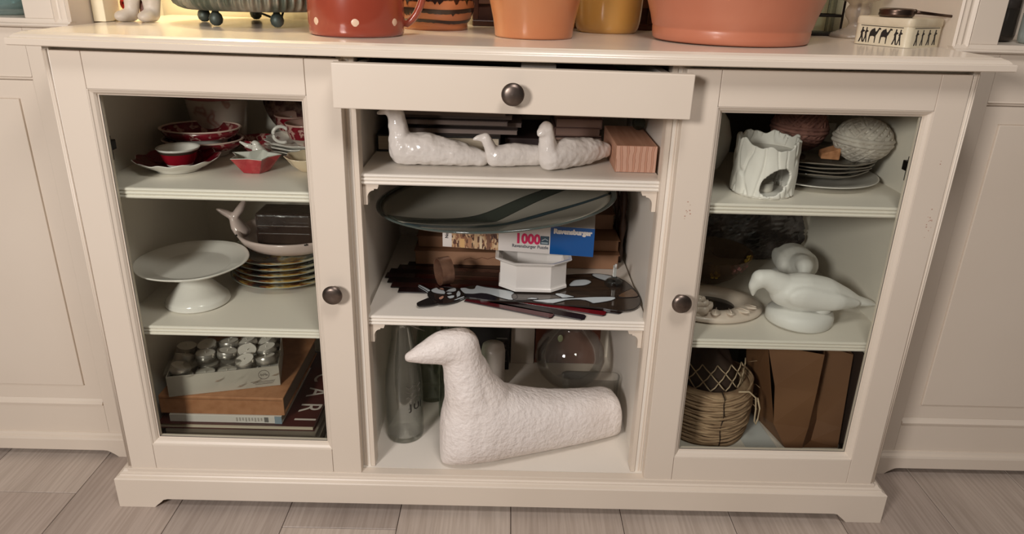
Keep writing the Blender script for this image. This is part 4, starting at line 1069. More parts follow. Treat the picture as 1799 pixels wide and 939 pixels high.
# stained glass cat panel lying on the strips
zc = Z+.0034
cat = thing('stained_glass_cat', 'black and white stained glass cat panel lying on the dark red strips', 'stained glass', (.04, .115, zc))
GBLK = mat('black_glass', S(30, 27, 28), .07, coat=.7)
GDK = ramp_mat('streaky_dark_glass', [(.3, S(38, 32, 28)), (.55, S(64, 52, 42)), (.7, S(44, 36, 32))], 'Object', 14, 'noise', .08, .7, 4, (1, 5, 1))
GAMB = ramp_mat('streaky_amber_glass', [(.3, S(84, 62, 46)), (.55, S(110, 84, 62)), (.75, S(52, 40, 34))], 'Object', 16, 'noise', .08, .7, 3)
GWHT = mat('white_opal_glass', S(206, 216, 220), .1, coat=.6)
GPNK = mat('pink_opal_glass', S(198, 148, 126), .1, coat=.6)
GNAV = mat('navy_black_glass', S(26, 27, 38), .07, coat=.7)
def outline(pts, n=4):
    """closed smooth curve through the points"""
    out = []; N = len(pts)
    for i in range(N):
        p0, p1, p2, p3 = pts[i-1], pts[i], pts[(i+1) % N], pts[(i+2) % N]
        for k in range(n):
            t = k/n
            out.append(tuple(.5*((2*p1[j])+(-p0[j]+p2[j])*t+(2*p0[j]-5*p1[j]+4*p2[j]-p3[j])*t*t+(-p0[j]+3*p1[j]-3*p2[j]+p3[j])*t**3) for j in (0, 1)))
    return out
def piece(pts, m_, n=4, z0=0, h=.0024, lead=.0008):
    P = outline(pts, n) if n > 1 else pts
    MB().prism(P, zc+z0, zc+z0+h, 'z').build('glass_piece', m_, cat)
    MB().tube([(x, y, zc+z0+h*.85) for x, y in P], lead, 6, closed=True).build('lead_line', LEAD, cat)
# body with its round rump at the right, then the lighter and darker glass set a hair prouder
piece([(-0.0896,0.1355),(-0.0801,0.1439),(-0.0591,0.1556),(-0.0138,0.1409),(0.009,0.1621),(0.0462,0.1931),(0.0995,0.2113),(0.1705,0.2251),(0.2174,0.211),(0.2385,0.1722),(0.2464,0.1313),(0.2457,0.1018),(0.2363,0.0792),(0.2218,0.0661),(0.1967,0.0617),(0.1731,0.0696),(0.1462,0.0742),(0.0836,0.0817),(0.0438,0.0889),(-0.0351,0.0902),(-0.0561,0.0954),(-0.0802,0.1018)], GDK, 2, 0)
piece([(-0.0897,0.1372),(-0.0799,0.1412),(-0.0711,0.1366),(-0.0626,0.1388),(-0.059,0.1528),(-0.0413,0.1452),(-0.0138,0.1382),(0.009,0.1294),(0.0191,0.1068),(0.0079,0.0932),(-0.0131,0.1017),(-0.0403,0.1182),(-0.0627,0.1152),(-0.0797,0.1159)], GWHT, 3, 0.0006)
piece([(-0.0795,0.1136),(-0.0627,0.1146),(-0.0474,0.1188),(-0.033,0.113),(-0.0186,0.0991),(-0.024,0.0915),(-0.0351,0.0908),(-0.0561,0.0961),(-0.0745,0.1015)], GNAV, 3, 0.0008)
piece([(0.0452,0.0922),(0.0649,0.0981),(0.0931,0.1035),(0.1214,0.1071),(0.1501,0.1126),(0.1787,0.1158),(0.1999,0.1154),(0.1971,0.1055),(0.1834,0.0967),(0.1586,0.0874),(0.1534,0.0903),(0.1432,0.0992),(0.128,0.1016),(0.1067,0.0972),(0.0836,0.0832),(0.0645,0.0869)], GWHT, 2, 0.0008)
piece([(0.0885,0.1223),(0.1002,0.1263),(0.1247,0.1128),(0.116,0.11),(0.1017,0.1066)], GWHT, 2, 0.0009)
piece([(0.1178,0.1622),(0.1276,0.1853),(0.1386,0.1914),(0.1551,0.1924),(0.163,0.182),(0.1511,0.167),(0.1331,0.1617)], GWHT, 3, 0.0009)
piece([(0.168,0.2155),(0.1764,0.2236),(0.1985,0.2174),(0.2166,0.2054),(0.2166,0.1943),(0.2022,0.1872),(0.1811,0.1976)], GWHT, 3, 0.0009)
piece([(0.2084,0.1258),(0.2323,0.1509),(0.2399,0.153),(0.2453,0.1246),(0.2299,0.1171),(0.2113,0.1161)], GAMB, 3, 0.0009)
piece([(0.0119,0.1212),(0.0516,0.1201),(0.0884,0.1189),(0.0989,0.1064),(0.0677,0.0982),(0.0383,0.0934),(0.0119,0.0951)], GDK, 3, 0.0007)
piece([(0.0356,0.098),(0.0441,0.104),(0.0566,0.1008),(0.0509,0.0973)], GWHT, 3, 0.0012)
piece([(-0.1475,0.117),(-0.1434,0.1306),(-0.1315,0.1399),(-0.1204,0.144),(-0.0985,0.1401),(-0.0878,0.1305),(-0.0824,0.1141),(-0.0864,0.0911),(-0.1005,0.0777),(-0.1203,0.0704),(-0.1352,0.082),(-0.1449,0.1007)], GBLK, 3, 0.0004)
piece([(-0.1616,0.0681),(-0.1603,0.0744),(-0.1508,0.0859),(-0.1407,0.0945),(-0.1284,0.0824),(-0.1247,0.0732),(-0.1374,0.0648),(-0.1571,0.0597)], GBLK, 2, 0.0006)
piece([(-0.1696,0.1462),(-0.1655,0.1482),(-0.1476,0.1304),(-0.144,0.1239),(-0.1479,0.1203),(-0.1561,0.1299)], GWHT, 2, 0.0008)
piece([(-0.143,0.1273),(-0.1342,0.138),(-0.1292,0.1315),(-0.118,0.1254),(-0.1166,0.1105),(-0.1375,0.1159)], GWHT, 3, 0.001)
piece([(-0.1143,0.1239),(-0.1081,0.1344),(-0.0984,0.1384),(-0.096,0.1266),(-0.1013,0.1213),(-0.1113,0.1224)], GWHT, 3, 0.001)
piece([(-0.1134,0.114),(-0.1066,0.1177),(-0.102,0.113),(-0.1087,0.1086)], GWHT, 3, 0.0011)
piece([(-0.1101,0.1011),(-0.0987,0.1066),(-0.0979,0.0969),(-0.1044,0.0917),(-0.109,0.0963)], GWHT, 3, 0.001)
piece([(-0.095,0.1134),(-0.0918,0.1269),(-0.0868,0.1172),(-0.0873,0.104),(-0.0926,0.1004)], GWHT, 3, 0.001)
piece([(-0.0971,0.0873),(-0.0816,0.1027),(-0.0792,0.098),(-0.0929,0.086)], GWHT, 2, 0.001)
piece([(-0.1288,0.1349),(-0.1226,0.137),(-0.1184,0.1304),(-0.1231,0.1274)], GPNK, 3, 0.0012)
piece([(-0.1254,0.0937),(-0.1193,0.1022),(-0.116,0.0975),(-0.1193,0.0877),(-0.1234,0.0875)], GPNK, 3, 0.0012)

# bronze ring standing on edge
zr = Z+.0042
rg = MB().lathe([(.0245, -.0115), (.0268, -.0115), (.0268, .0115), (.0245, .0115), (.0245, -.0115)], (0, 0, 0), 48, axis='x')
rg.xf(lambda p: rotz((0, 0), .45)(p)+Vector((-.122, .163, zr+.0268)))
solo(rg, 'bronze_ring', 'wide worn bronze ring standing on edge on the dark strips', 'ring', mat('worn_bronze', S(176, 136, 112), .38, metal=.6, var=(30, S(110, 76, 62), .35, .7)), (-.122, .163, zr), auto=40)

# octagonal white bowl
zo = zc+.0046
oc = (.0475, .174)
ob_ = thing('octagonal_bowl', 'white eight-sided porcelain planter standing on the cat panel under the puzzle box', 'bowl', (oc[0], oc[1], zo))
def octr(a, b, z, k=.52):
    cx, cy = a*(1-k), b*(1-k)
    return [(oc[0]+x, oc[1]+y, z) for x, y in ((-a+cx, -b), (a-cx, -b), (a, -b+cy*1.0), (a, b-cy), (a-cx, b), (-a+cx, b), (-a, b-cy), (-a, -b+cy))]
PORCO = mat('octagon_porcelain', S(236, 232, 226), .2, coat=.4)
H_ = .0610
MB().rings([octr(.060, .046, zo), octr(.0645, .0505, zo+.001), octr(.0645, .0505, zo+.006), octr(.0630, .049, zo+.008), octr(.0625, .0485, zo+.0105), octr(.0622, .0482, zo+H_-.010), octr(.0660, .0520, zo+H_-.006), octr(.0705, .0565, zo+H_-.0035), octr(.0720, .0580, zo+H_-.001), octr(.0715, .0575, zo+H_), octr(.0655, .0515, zo+H_-.001), octr(.0575, .0435, zo+H_-.008), octr(.0555, .0415, zo+.006)], True, True).build('planter', PORCO, ob_, bevel=.0007)

# jigsaw box lying on the bowl and parcels
zb = zo+H_+.0006
pa = math.radians(-7.2)
px0, py0 = -.127, .1915
pz = thing('puzzle_box', 'white and blue jigsaw puzzle box lying across the octagonal planter', 'box', (px0, py0, zb), None, pa)
L_, D_, H2 = .288, .105, .0570
PWHITE = mat('puzzle_white', S(232, 226, 220), .35, coat=.15)
PBLUE = mat('puzzle_blue', S(0, 84, 156), .35, coat=.15)
PPINK = mat('puzzle_pink', S(222, 40, 96), .4)
PGREY = mat('puzzle_grey_text', S(92, 96, 104), .5)
MB().box(px0, px0+L_, py0, py0+D_, zb, zb+H2).build('box_lid', PWHITE, pz, bevel=.0006)
e = .0005
MB().box(px0+.2065, px0+L_+e, py0-e, py0+.0005, zb+.0005, zb+H2-.0005).build('blue_panel', PBLUE, pz)
CITY = ramp_mat('city_print', [(0.0, S(58, 36, 30)), (.2, S(150, 104, 76)), (.4, S(196, 158, 118)), (.55, S(96, 62, 48)), (.7, S(216, 186, 146)), (.85, S(70, 50, 48))], 'Object', 340, 'cells', .4, .1, 2, (1.0, 1.0, .42))
MB().box(px0+.018, px0+.108, py0-e, py0+.0005, zb+.0005, zb+H2-.0005).build('city_photo', CITY, pz)
bt = [(px0+.062, .006, .034), (px0+.072, .005, .026), (px0+.050, .007, .022), (px0+.086, .006, .040), (px0+.034, .009, .018)]
for k, (x, w, h) in enumerate(bt):
    MB().box(x, x+w, py0-.0008, py0, zb+.001, zb+.001+h).build('printed_tower', mat('tower_print', (S(206, 172, 132), S(226, 204, 170), S(176, 130, 98), S(128, 90, 70), S(222, 178, 120))[k], .5), pz)
MB().box(px0+.188, px0+.2045, py0-.0008, py0, zb+.0185, zb+.0355).build('badge', mat('badge_dark', S(62, 84, 98), .5), pz)
MB().box(px0+.190, px0+.2025, py0-.0011, py0, zb+.0205, zb+.0235).build('badge_line', mat('badge_light', S(160, 176, 184), .5), pz)
MB().tube([(px0+.191, py0-.001, zb+.0265), (px0+.197, py0-.001, zb+.0305), (px0+.2025, py0-.001, zb+.0275)], .0009, 6).build('badge_bird', mat('badge_light', S(190, 200, 206), .5), pz)
RX = (PI/2, 0, 0)
lettering('1000', .0270, PPINK, pz, (.1640, -.0007, .0270), RX, depth=.0003, bold=.0011, sx=.88)
lettering('Ravensburger Puzzle', .0090, PGREY, pz, (.1690, -.0007, .0125), RX, depth=.0002, bold=.00012, sx=.92)
lettering('Ravensburger', .0128, PWHITE, pz, (.2478, -.0010, .0470), RX, depth=.0003, bold=.0009, sx=1.0)
lettering('No. 19', .0085, PRINT_BLACK, pz, (.0085, -.0007, .0300), (PI/2, -PI/2, 0), depth=.0002, bold=.0002)
# picture on the lid, edge visible at the right
MB().box(px0+.012, px0+L_-.03, py0+.040, py0+D_-.008, zb+H2-.0002, zb+H2+.0004).build('lid_picture', CITY, pz)

# big oval glass dish resting on the puzzle box
gl = thing('oval_dish', 'large oval glass dish with dark wavy bands resting on the puzzle box', 'dish', (-.025, .166, zb+H2))
PLG = bpy.data.materials.new('banded_glass'); PLG.use_nodes = True
nt = PLG.node_tree; b_ = nt.nodes['Principled BSDF']
b_.inputs['Roughness'].default_value = .12; b_.inputs['Coat Weight'].default_value = .5
tc = nt.nodes.new('ShaderNodeTexCoord'); sx_ = nt.nodes.new('ShaderNodeSeparateXYZ'); nt.links.new(tc.outputs['Object'], sx_.inputs[0])
def mth(op, a, b=None):
    n = nt.nodes.new('ShaderNodeMath'); n.operation = op
    for i, q in enumerate((a, b)):
        if q is None: continue
        if isinstance(q, (int, float)): n.inputs[i].default_value = q
        else: nt.links.new(q, n.inputs[i])
    return n.outputs[0]
X_, Y_ = sx_.outputs[0], sx_.outputs[1]
def bandf(off, slope, amp, ph, w):
    """1 inside a wavy band that runs across the dish"""
    line = mth('ADD', mth('MULTIPLY', X_, slope), mth('MULTIPLY', mth('SINE', mth('ADD', mth('MULTIPLY', X_, 17.0), ph)), amp))
    dd = mth('SUBTRACT', mth('SUBTRACT', Y_, line), off)
    wid = mth('ADD', mth('MULTIPLY', mth('SINE', mth('ADD', mth('MULTIPLY', X_, 11.0), ph+1.6)), w*.55), w)
    return mth('LESS_THAN', mth('ABSOLUTE', dd), wid), dd, wid
col = None
base = nt.nodes.new('ShaderNodeRGB'); base.outputs[0].default_value = S(160, 157, 144)
cur = base.outputs[0]
for off, slope, amp, ph, w, c_ in ((.012, .42, .016, .5, .014, S(66, 72, 64)), (-.050, .30, .014, .9, .0095, S(52, 76, 84))):
    f, dd, wid = bandf(off, slope, amp, ph, w)
    mx = nt.nodes.new('ShaderNodeMix'); mx.data_type = 'RGBA'
    nt.links.new(f, mx.inputs['Factor']); nt.links.new(cur, mx.inputs['A']); mx.inputs['B'].default_value = c_
    cur = mx.outputs['Result']
    edge = mth('LESS_THAN', mth('ABSOLUTE', mth('SUBTRACT', mth('ABSOLUTE', dd), wid)), .0011)
    mx2 = nt.nodes.new('ShaderNodeMix'); mx2.data_type = 'RGBA'
    nt.links.new(edge, mx2.inputs['Factor']); nt.links.new(cur, mx2.inputs['A']); mx2.inputs['B'].default_value = S(34, 38, 36)
    cur = mx2.outputs['Result']
nt.links.new(cur, b_.inputs['Base Color'])
b_.inputs['Alpha'].default_value = .93
RIMG = mat('dark_glass_rim', S(70, 80, 76), .06, coat=.8)
pcx, pcy, pcz = -.025, .166, zb+H2+.0034
def tilt_(p): return Vector((p.x, p.y, p.z+.070*(p.x-pcx)+.074*(p.y-pcy)))   # right end and back edge a little higher
up_, dn_ = [], []
for k in range(15):
    q = k/14*.966; up_.append((.220*q, pcz+.049*q**1.25+.0024)); dn_.append((.220*q, pcz+.049*q**1.25-.0012))
m = MB().lathe(dn_+[(.2115, pcz+.0482)]+up_[::-1], (pcx, pcy, 0), 96, 1.0, .723)
m.xf(tilt_); m.build('dish_glass', PLG, gl, smooth=True)
m = MB().lathe([(.2112, pcz+.0462), (.2165, pcz+.0476), (.2200, pcz+.0492), (.2196, pcz+.0512), (.2150, pcz+.0512), (.2102, pcz+.0492)], (pcx, pcy, 0), 96, 1.0, .723)
m.xf(tilt_); m.build('rim', RIMG, gl, smooth=True)

# clear suction hook on the round end of the cat panel
sc_ = thing('suction_hook', 'clear suction cup with a small upright hook on the round end of the cat panel', 'hook', (.207, .182, zc+.0040))
q = zc+.0042
MB().lathe([(0, q+.004), (.010, q+.0035), (.0175, q+.0002), (.0182, q+.0008), (.012, q+.0060), (.006, q+.0085), (.0052, q+.012), (0, q+.012)], (.207, .182, 0), 32).build('cup', glass('dark_clear_rubber', (.55, .56, .55, 1), .05, .4), sc_, smooth=True)
MB().box(.2035, .2105, .1805, .1835, q+.0112, q+.036).build('stem', mat('clear_stem', S(176, 178, 172), .12, coat=.4), sc_, bevel=.0008)
MB().tube([(.207, .1785, q+.034), (.207, .175, q+.034), (.207, .173, q+.036), (.207, .173, q+.042)], .0022, 8).build('hook', mat('clear_white_plastic', S(206, 204, 200), .2), sc_, smooth=True)

# ------------------------------------------------------------------ middle bay, bottom
Z = .080
PAPM = mat('papier_mache_white', S(240, 232, 227), .45, var=(14, S(230, 220, 213), .4, .7), bump=(120, .5, .006))
c0 = (-.061, .053); ang = math.radians(19.2)
bb = thing('bird_sculpture', 'big white papier-mache sitting bird in the bottom middle compartment', 'sculpture', (c0[0], c0[1], Z))
m = MB()
T = rotz(c0, ang)
def C_(lst, n=9):
    m.chain([(c0[0]+u, c0[1]+v, Z+h, a, b, e) for (u, v, h, a, b, e) in lst], n)
# trunk: flat-bottomed sections from the chest to the blunt tail  (along, half width, height)
SEC = [(-.061, .012, 0.085), (-.057, .025, 0.113), (-.046, .040, 0.145), (-.020, .055, 0.167), (.020, .062, 0.165), (.060, .061, 0.147), (.110, .059, 0.126), (.160, .057, 0.111), (.210, .055, 0.101), (.255, .052, 0.096), (.285, .049, 0.094), (.299, .044, 0.088), (.304, .034, 0.077)]
R_ = []
for (u, w, h) in SEC:
    ring = []
    for k in range(28):
        a = 2*PI*k/28; ca, sa = math.cos(a), math.sin(a)
        e = 2/2.7
        y = w*math.copysign(abs(ca)**e, ca); z = h/2+h/2*math.copysign(abs(sa)**e, sa)
        y *= 1-.16*(z/h)**2
        ring.append((c0[0]+u, c0[1]+y, Z+.0015+z))
    R_.append(ring)
m.rings(R_)
C_([(-.002, 0, 0.1270, .052, .052, .050), (-.010, 0, 0.1670, .043, .044, .046), (-.018, 0, 0.2120, .038, .037, .042), (-.024, 0, 0.2470, .0365, .034, .034)])
C_([(.028, 0, 0.1350, .044, .046, .034), (.008, 0, 0.1650, .036, .038, .036), (-.004, 0, 0.1970, .034, .034, .034)])
C_([(-.024, 0, 0.2480, .0365, .034, .0340), (-.052, 0, 0.2495, .0330, .030, .0320), (-.080, 0, 0.2450, .0240, .021, .0230), (-.106, 0, 0.2410, .0130, .0125, .0130), (-.117, 0, 0.2395, .0085, .009, .0090)])
clampz(m, Z+.0015); m.xf(T)
m.build('body', PAPM, bb, mods=[remesh(.0036, 9), displace(.020, .0016, 2)])

# bottles at the left
def bottle(name, label, c, prof, m_, seg=40):
    return solo(MB().lathe([(r, Z+h) for r, h in prof], (c[0], c[1], 0), seg), name, label, 'bottle', m_, (c[0], c[1], Z), 'glass bottles at the bottom left of the middle bay', smooth=True)
BG = glass('milk_bottle_glass', (.945, .955, .935, 1), .05, .34, .06, S(170, 170, 160))
b1 = thing('glass_bottle', 'clear glass milk bottle with black letters, left of the big bird', 'bottle', (-.199, .122, Z), 'glass bottles at the bottom left of the middle bay')
MB().lathe([(0, Z+.006), (.030, Z+.001), (.0335, Z), (.036, Z+.003), (.0368, Z+.012), (.0368, Z+.110), (.0350, Z+.145), (.0285, Z+.185), (.0215, Z+.220), (.0190, Z+.245), (.0205, Z+.250), (.0205, Z+.262), (.0180, Z+.264), (.0165, Z+.245), (.019, Z+.220), (.026, Z+.185), (.0325, Z+.145), (.0343, Z+.110), (.0343, Z+.012), (0, Z+.010)], (-.199, .122, 0), 44).build('bottle_glass', BG, b1, smooth=True)
for ch_, a in (('J', -62), ('U', -43), ('I', -25)):
    a = math.radians(a)
    lettering(ch_, .020, PRINT_BLACK, b1, (.0371*math.cos(a), .0371*math.sin(a), .083), (PI/2, 0, a+PI/2), depth=.0002, bold=.0003)
for k in range(3):
    w = MB(); 
    P = [(-.199+.0372*math.cos(math.radians(-75+7*i)), .122+.0372*math.sin(math.radians(-75+7*i)), Z+.105+.012*k+.003*math.sin(i*1.7+k)) for i in range(8)]
    w.tube(P, .0006, 5).build('faded_print', mat('faded_print', S(104, 98, 90), .6), b1)
bottle('glass_bottle', 'clear glass bottle in the shadow behind the lettered bottle', (-.160, .262), [(0, .005), (.030, 0), (.034, .003), (.035, .012), (.035, .12), (.030, .16), (.017, .20), (.015, .24), (.017, .245), (.017, .255), (.0135, .255), (.0125, .235), (.028, .155), (.032, .12), (.032, .012), (0, .009)], CLEAR_D)
bottle('glass_bottle', 'narrow clear glass bottle partly hidden by the chest of the big bird', (-.107, .186), [(0, .005), (.026, 0), (.030, .003), (.031, .012), (.031, .10), (.026, .14), (.015, .17), (.013, .20), (.015, .205), (.015, .215), (.0115, .215), (.0105, .20), (.024, .135), (.028, .10), (.028, .012), (0, .009)], CLEAR_D)
# wire clip of the swing-top on the lettered bottle
MB().tube([(-.215, .108, Z+.268), (-.19, .100, Z+.262), (-.165, .102, Z+.250), (-.155, .112, Z+.240)], .0011, 6).build('wire_clip', mat('steel_wire', S(150, 144, 136), .35, metal=.8), b1, smooth=True)
MB().lathe([(0, Z+.262), (.016, Z+.2645), (.017, Z+.272), (.013, Z+.279), (0, Z+.281)], (-.199, .122, 0), 24).build('stopper', mat('dark_stopper', S(56, 50, 46), .4), b1, smooth=True)

# boxes at the back
bx = thing('black_box', 'black printed carton at the back behind the neck of the big bird', 'box', (-.03, .405, Z))
MB().box(-.085, .008, .375, .430, Z, Z+.150).build('carton', mat('black_carton', S(36, 32, 32), .35), bx, bevel=.001)
for k in range(7):
    MB().box(-.022, .003-.003*(k % 3), .3742, .3752, Z+.022+.010*k, Z+.025+.010*k).build('printed_line', mat('dim_print', S(96, 88, 84), .6), bx)
MB().box(-.060, .004, .3742, .3752, Z+.112, Z+.135).build('label', mat('dim_label', S(120, 108, 100), .5), bx)
solo(MB().box(.012, .068, .405, .425, Z, Z+.225), 'white_board', 'pale board standing at the back between the black carton and the brown box', 'board', mat('pale_board', S(198, 188, 176), .6), (.04, .415, Z), bevel=.001)
solo(MB().box(.070, .225, .410, .440, Z, Z+.20), 'brown_box', 'reddish brown box at the back behind the round flask', 'box', mat('reddish_brown', S(112, 62, 44), .5, var=(8, S(92, 48, 34), .4, .7)), (.15, .42, Z), bevel=.001)
solo(MB().lathe([(0, Z+.002), (.024, Z), (.026, Z+.002), (.027, Z+.09), (.024, Z+.105), (0, Z+.107)], (-.028, .305, 0), 32), 'white_jar', 'small pale jar standing behind the neck of the big bird', 'jar', mat('pale_jar', S(204, 194, 184), .3), (-.028, .305, Z), smooth=True)

# round clear flask
fc = (.146, .325)
FR = [(0, .010), (.020, .004), (.030, .002), (.050, .012), (.070, .036), (.0785, .066), (.0755, .092), (.062, .118), (.044, .136), (.033, .147), (.030, .160), (.034, .172), (.037, .178), (.0355, .179), (.031, .170), (.027, .158), (.031, .145), (.043, .133), (.060, .116), (.0735, .092), (.0765, .066), (.068, .037), (.049, .014), (0, .012)]
fk = thing('round_flask', 'round clear glass vase with a short neck behind the back of the big bird', 'vase', (fc[0], fc[1], Z))
MB().lathe([(r, Z+h) for r, h in FR], (fc[0], fc[1], 0), 56).build('flask_glass', glass('flask_glass', (.975, .975, .96, 1), .03, .26, .03, S(200, 194, 184)), fk, smooth=True)
MB().ball((fc[0]-.028, fc[1]-.045, Z+.139), (.006, .002, .009), 12, 8).build('green_mark', mat('green_mark', S(110, 114, 84), .4), fk, smooth=True)

# clear plastic tray round the tail of the bird
tp = thing('plastic_tub', 'low clear plastic tub beside the tail of the big bird', 'tub', (.19, .24, Z))
TUBG = glass('clear_plastic', (.985, .985, .975, 1), .08, .2, .03, S(210, 204, 196))
def rrect(x0, x1, y0, y1, r, z, n=6):
    P = []
    for cx, cy, a0 in ((x1-r, y0+r, -90), (x1-r, y1-r, 0), (x0+r, y1-r, 90), (x0+r, y0+r, 180)):
        for k in range(n+1):
            a = math.radians(a0+90*k/n); P.append((cx+r*math.cos(a), cy+r*math.sin(a), z))
    return P
# the tub stands behind the bird and shows past its tail
R = [rrect(.128, .236, .210, .232, .012, Z+.0005), rrect(.124, .2405, .207, .236, .013, Z+.006), rrect(.122, .2425, .205, .238, .014, Z+.080), rrect(.120, .244, .203, .2395, .015, Z+.083), rrect(.1235, .241, .2065, .2365, .013, Z+.082), rrect(.1255, .239, .2085, .2345, .012, Z+.008)]
MB().rings(R, True, True).build('tub_wall', TUBG, tp, smooth=True)
# ------------------------------------------------------------------ right cabinet, top shelf
Z = .613
PLAST = mat('white_plaster', S(232, 228, 222), .6, bump=(90, .2, .001))
# openwork tealight burner: shell of a cylinder with ragged rim and an oval mouth
bc = (.437, .107)
ob = thing('oil_burner', 'white plaster tealight burner with ragged rim and oval opening', 'burner', (bc[0], bc[1], Z))
R0 = .0535; NA, NZ = 240, 72
vs = []; fs = []
mouth = (math.radians(-86), .027, .50, .022)   # angle, height, half angle, half height
def toph(a):
    d = (a-math.radians(-92)+PI) % (2*PI)-PI
    h = .094-.013*math.exp(-((d-.1)/.60)**2)-.007*math.exp(-((d+.75)/.22)**2)
    return h+.0026*math.sin(7*a+1)+.0018*math.sin(13*a)
for j in range(NA):
    a = 2*PI*j/NA-PI
    for i in range(NZ+1):
        h = toph(a)*i/NZ
        n_ = noise.noise(Vector((math.cos(a)*3.2, math.sin(a)*3.2, h*42)))
        ridge = abs(noise.noise(Vector((math.cos(a)*2.9+7, math.sin(a)*2.9, h*13))))
        rr_ = R0*(1-.015*(h/.09))+.0014*n_-.0034*max(0, .13-ridge)/.13
        vs.append((bc[0]+rr_*math.cos(a), bc[1]+rr_*math.sin(a), Z+.0022+h))
def inmouth(a, h):
    da = (a-mouth[0]+PI) % (2*PI)-PI
    t = math.radians(0)
    return (da/mouth[2])**2+((h-mouth[1]-.010*da/mouth[2])/mouth[3])**2 < 1
for j in range(NA):
    k = (j+1) % NA; a = 2*PI*(j+.5)/NA-PI
    for i in range(NZ):
        if inmouth(a, toph(a)*(i+.5)/NZ): continue
        fs.append((j*(NZ+1)+i, k*(NZ+1)+i, k*(NZ+1)+i+1, j*(NZ+1)+i+1))
MB().add(vs, fs).build('shell', PLAST, ob, smooth=True, mods=[solid(.0045, -1), lambda o: (setattr(o.modifiers.new('smooth', 'SMOOTH'), 'iterations', 2))])
MB().lathe([(0, Z), (.050, Z), (.050, Z+.004), (0, Z+.004)], (bc[0], bc[1], 0), 40).build('base_disc', PLAST, ob)
MB().lathe([(0, Z+.066), (.030, Z+.064), (.046, Z+.072), (.0485, Z+.074), (.0455, Z+.0745), (.029, Z+.067), (0, Z+.0685)], (bc[0], bc[1], 0), 40).build('oil_dish', PLAST, ob, smooth=True)
tq = thing('tealight', 'white tealight inside the mouth of the plaster burner', 'candle', (bc[0]-.002, bc[1]-.004, Z+.0042))
MB().lathe([(0, Z+.0042), (.018, Z+.0042), (.019, Z+.0055), (.019, Z+.0195), (.0183, Z+.0185), (0, Z+.0175)], (bc[0]-.002, bc[1]-.004, 0), 24).build('cup', WAX, tq, smooth=True)
MB().tube([(bc[0]-.002, bc[1]-.004, Z+.0174), (bc[0]-.0015, bc[1]-.004, Z+.024)], .0008, 5).build('wick', PRINT_BLACK, tq)

# round white vase at the left edge
solo(MB().lathe([(0, Z+.003), (.024, Z), (.028, Z+.002), (.045, Z+.022), (.056, Z+.052), (.057, Z+.075), (.049, Z+.105), (.032, Z+.128), (.022, Z+.137), (.024, Z+.146), (.020, Z+.145), (.019, Z+.135), (.03, Z+.12), (0, Z+.10)], (.347, .212, 0), 48), 'round_vase', 'round white vase half hidden by the left edge of the right door', 'vase', WHITE_PORC, (.347, .212, Z), smooth=True)

# white plate below, glass plates above
wp_ = (.563, .208)
wpl = thing('plate', 'large white plate under the stacked glass plates', 'plate', (wp_[0], wp_[1], Z))
MB().lathe([(0, Z+.002), (.066, Z), (.069, Z+.001), (.085, Z+.005), (.114, Z+.0115), (.1155, Z+.0128), (.113, Z+.0132), (.084, Z+.0075), (.068, Z+.0045), (0, Z+.004)], (wp_[0], wp_[1], 0), 72).build('plate_body', WHITE_GLAZE, wpl, smooth=True)
GP = ramp_mat('smoky_glass', [(.3, S(104, 97, 88)), (.5, S(146, 136, 125)), (.62, S(182, 172, 160)), (.75, S(112, 104, 94))], 'Object', 9, 'noise', .07, .7, 4, (1, 1, 12))
gc_ = (.566, .218)
for k in range(4):
    z = Z+.0136+.0072*k
    gpl = thing('glass_plate', '%s smoky glass plate of the stack under the yarn balls' % ('lowest', 'second', 'third', 'topmost')[k], 'plate', (gc_[0], gc_[1], z), 'smoky glass plates')
    RR = .100+.0022*k
    MB().lathe([(0, z+.001), (.062, z), (.066, z+.0008), (.082, z+.0050), (RR-.003, z+.0112), (RR, z+.0130), (RR-.001, z+.0142), (RR-.006, z+.0132), (.08, z+.0070), (.064, z+.0032), (0, z+.0032)], (gc_[0]+.002*(k-1.5), gc_[1], 0), 72, fn=lambda a, r, h, k=k: (r*(1+.006*math.sin(9*a+k)*(r > .09)), h+.0008*math.sin(6*a+2*k)*(r > .08))).build('plate_body', GP, gpl, smooth=True)
zg = Z+.0136+.0072*3+.0098

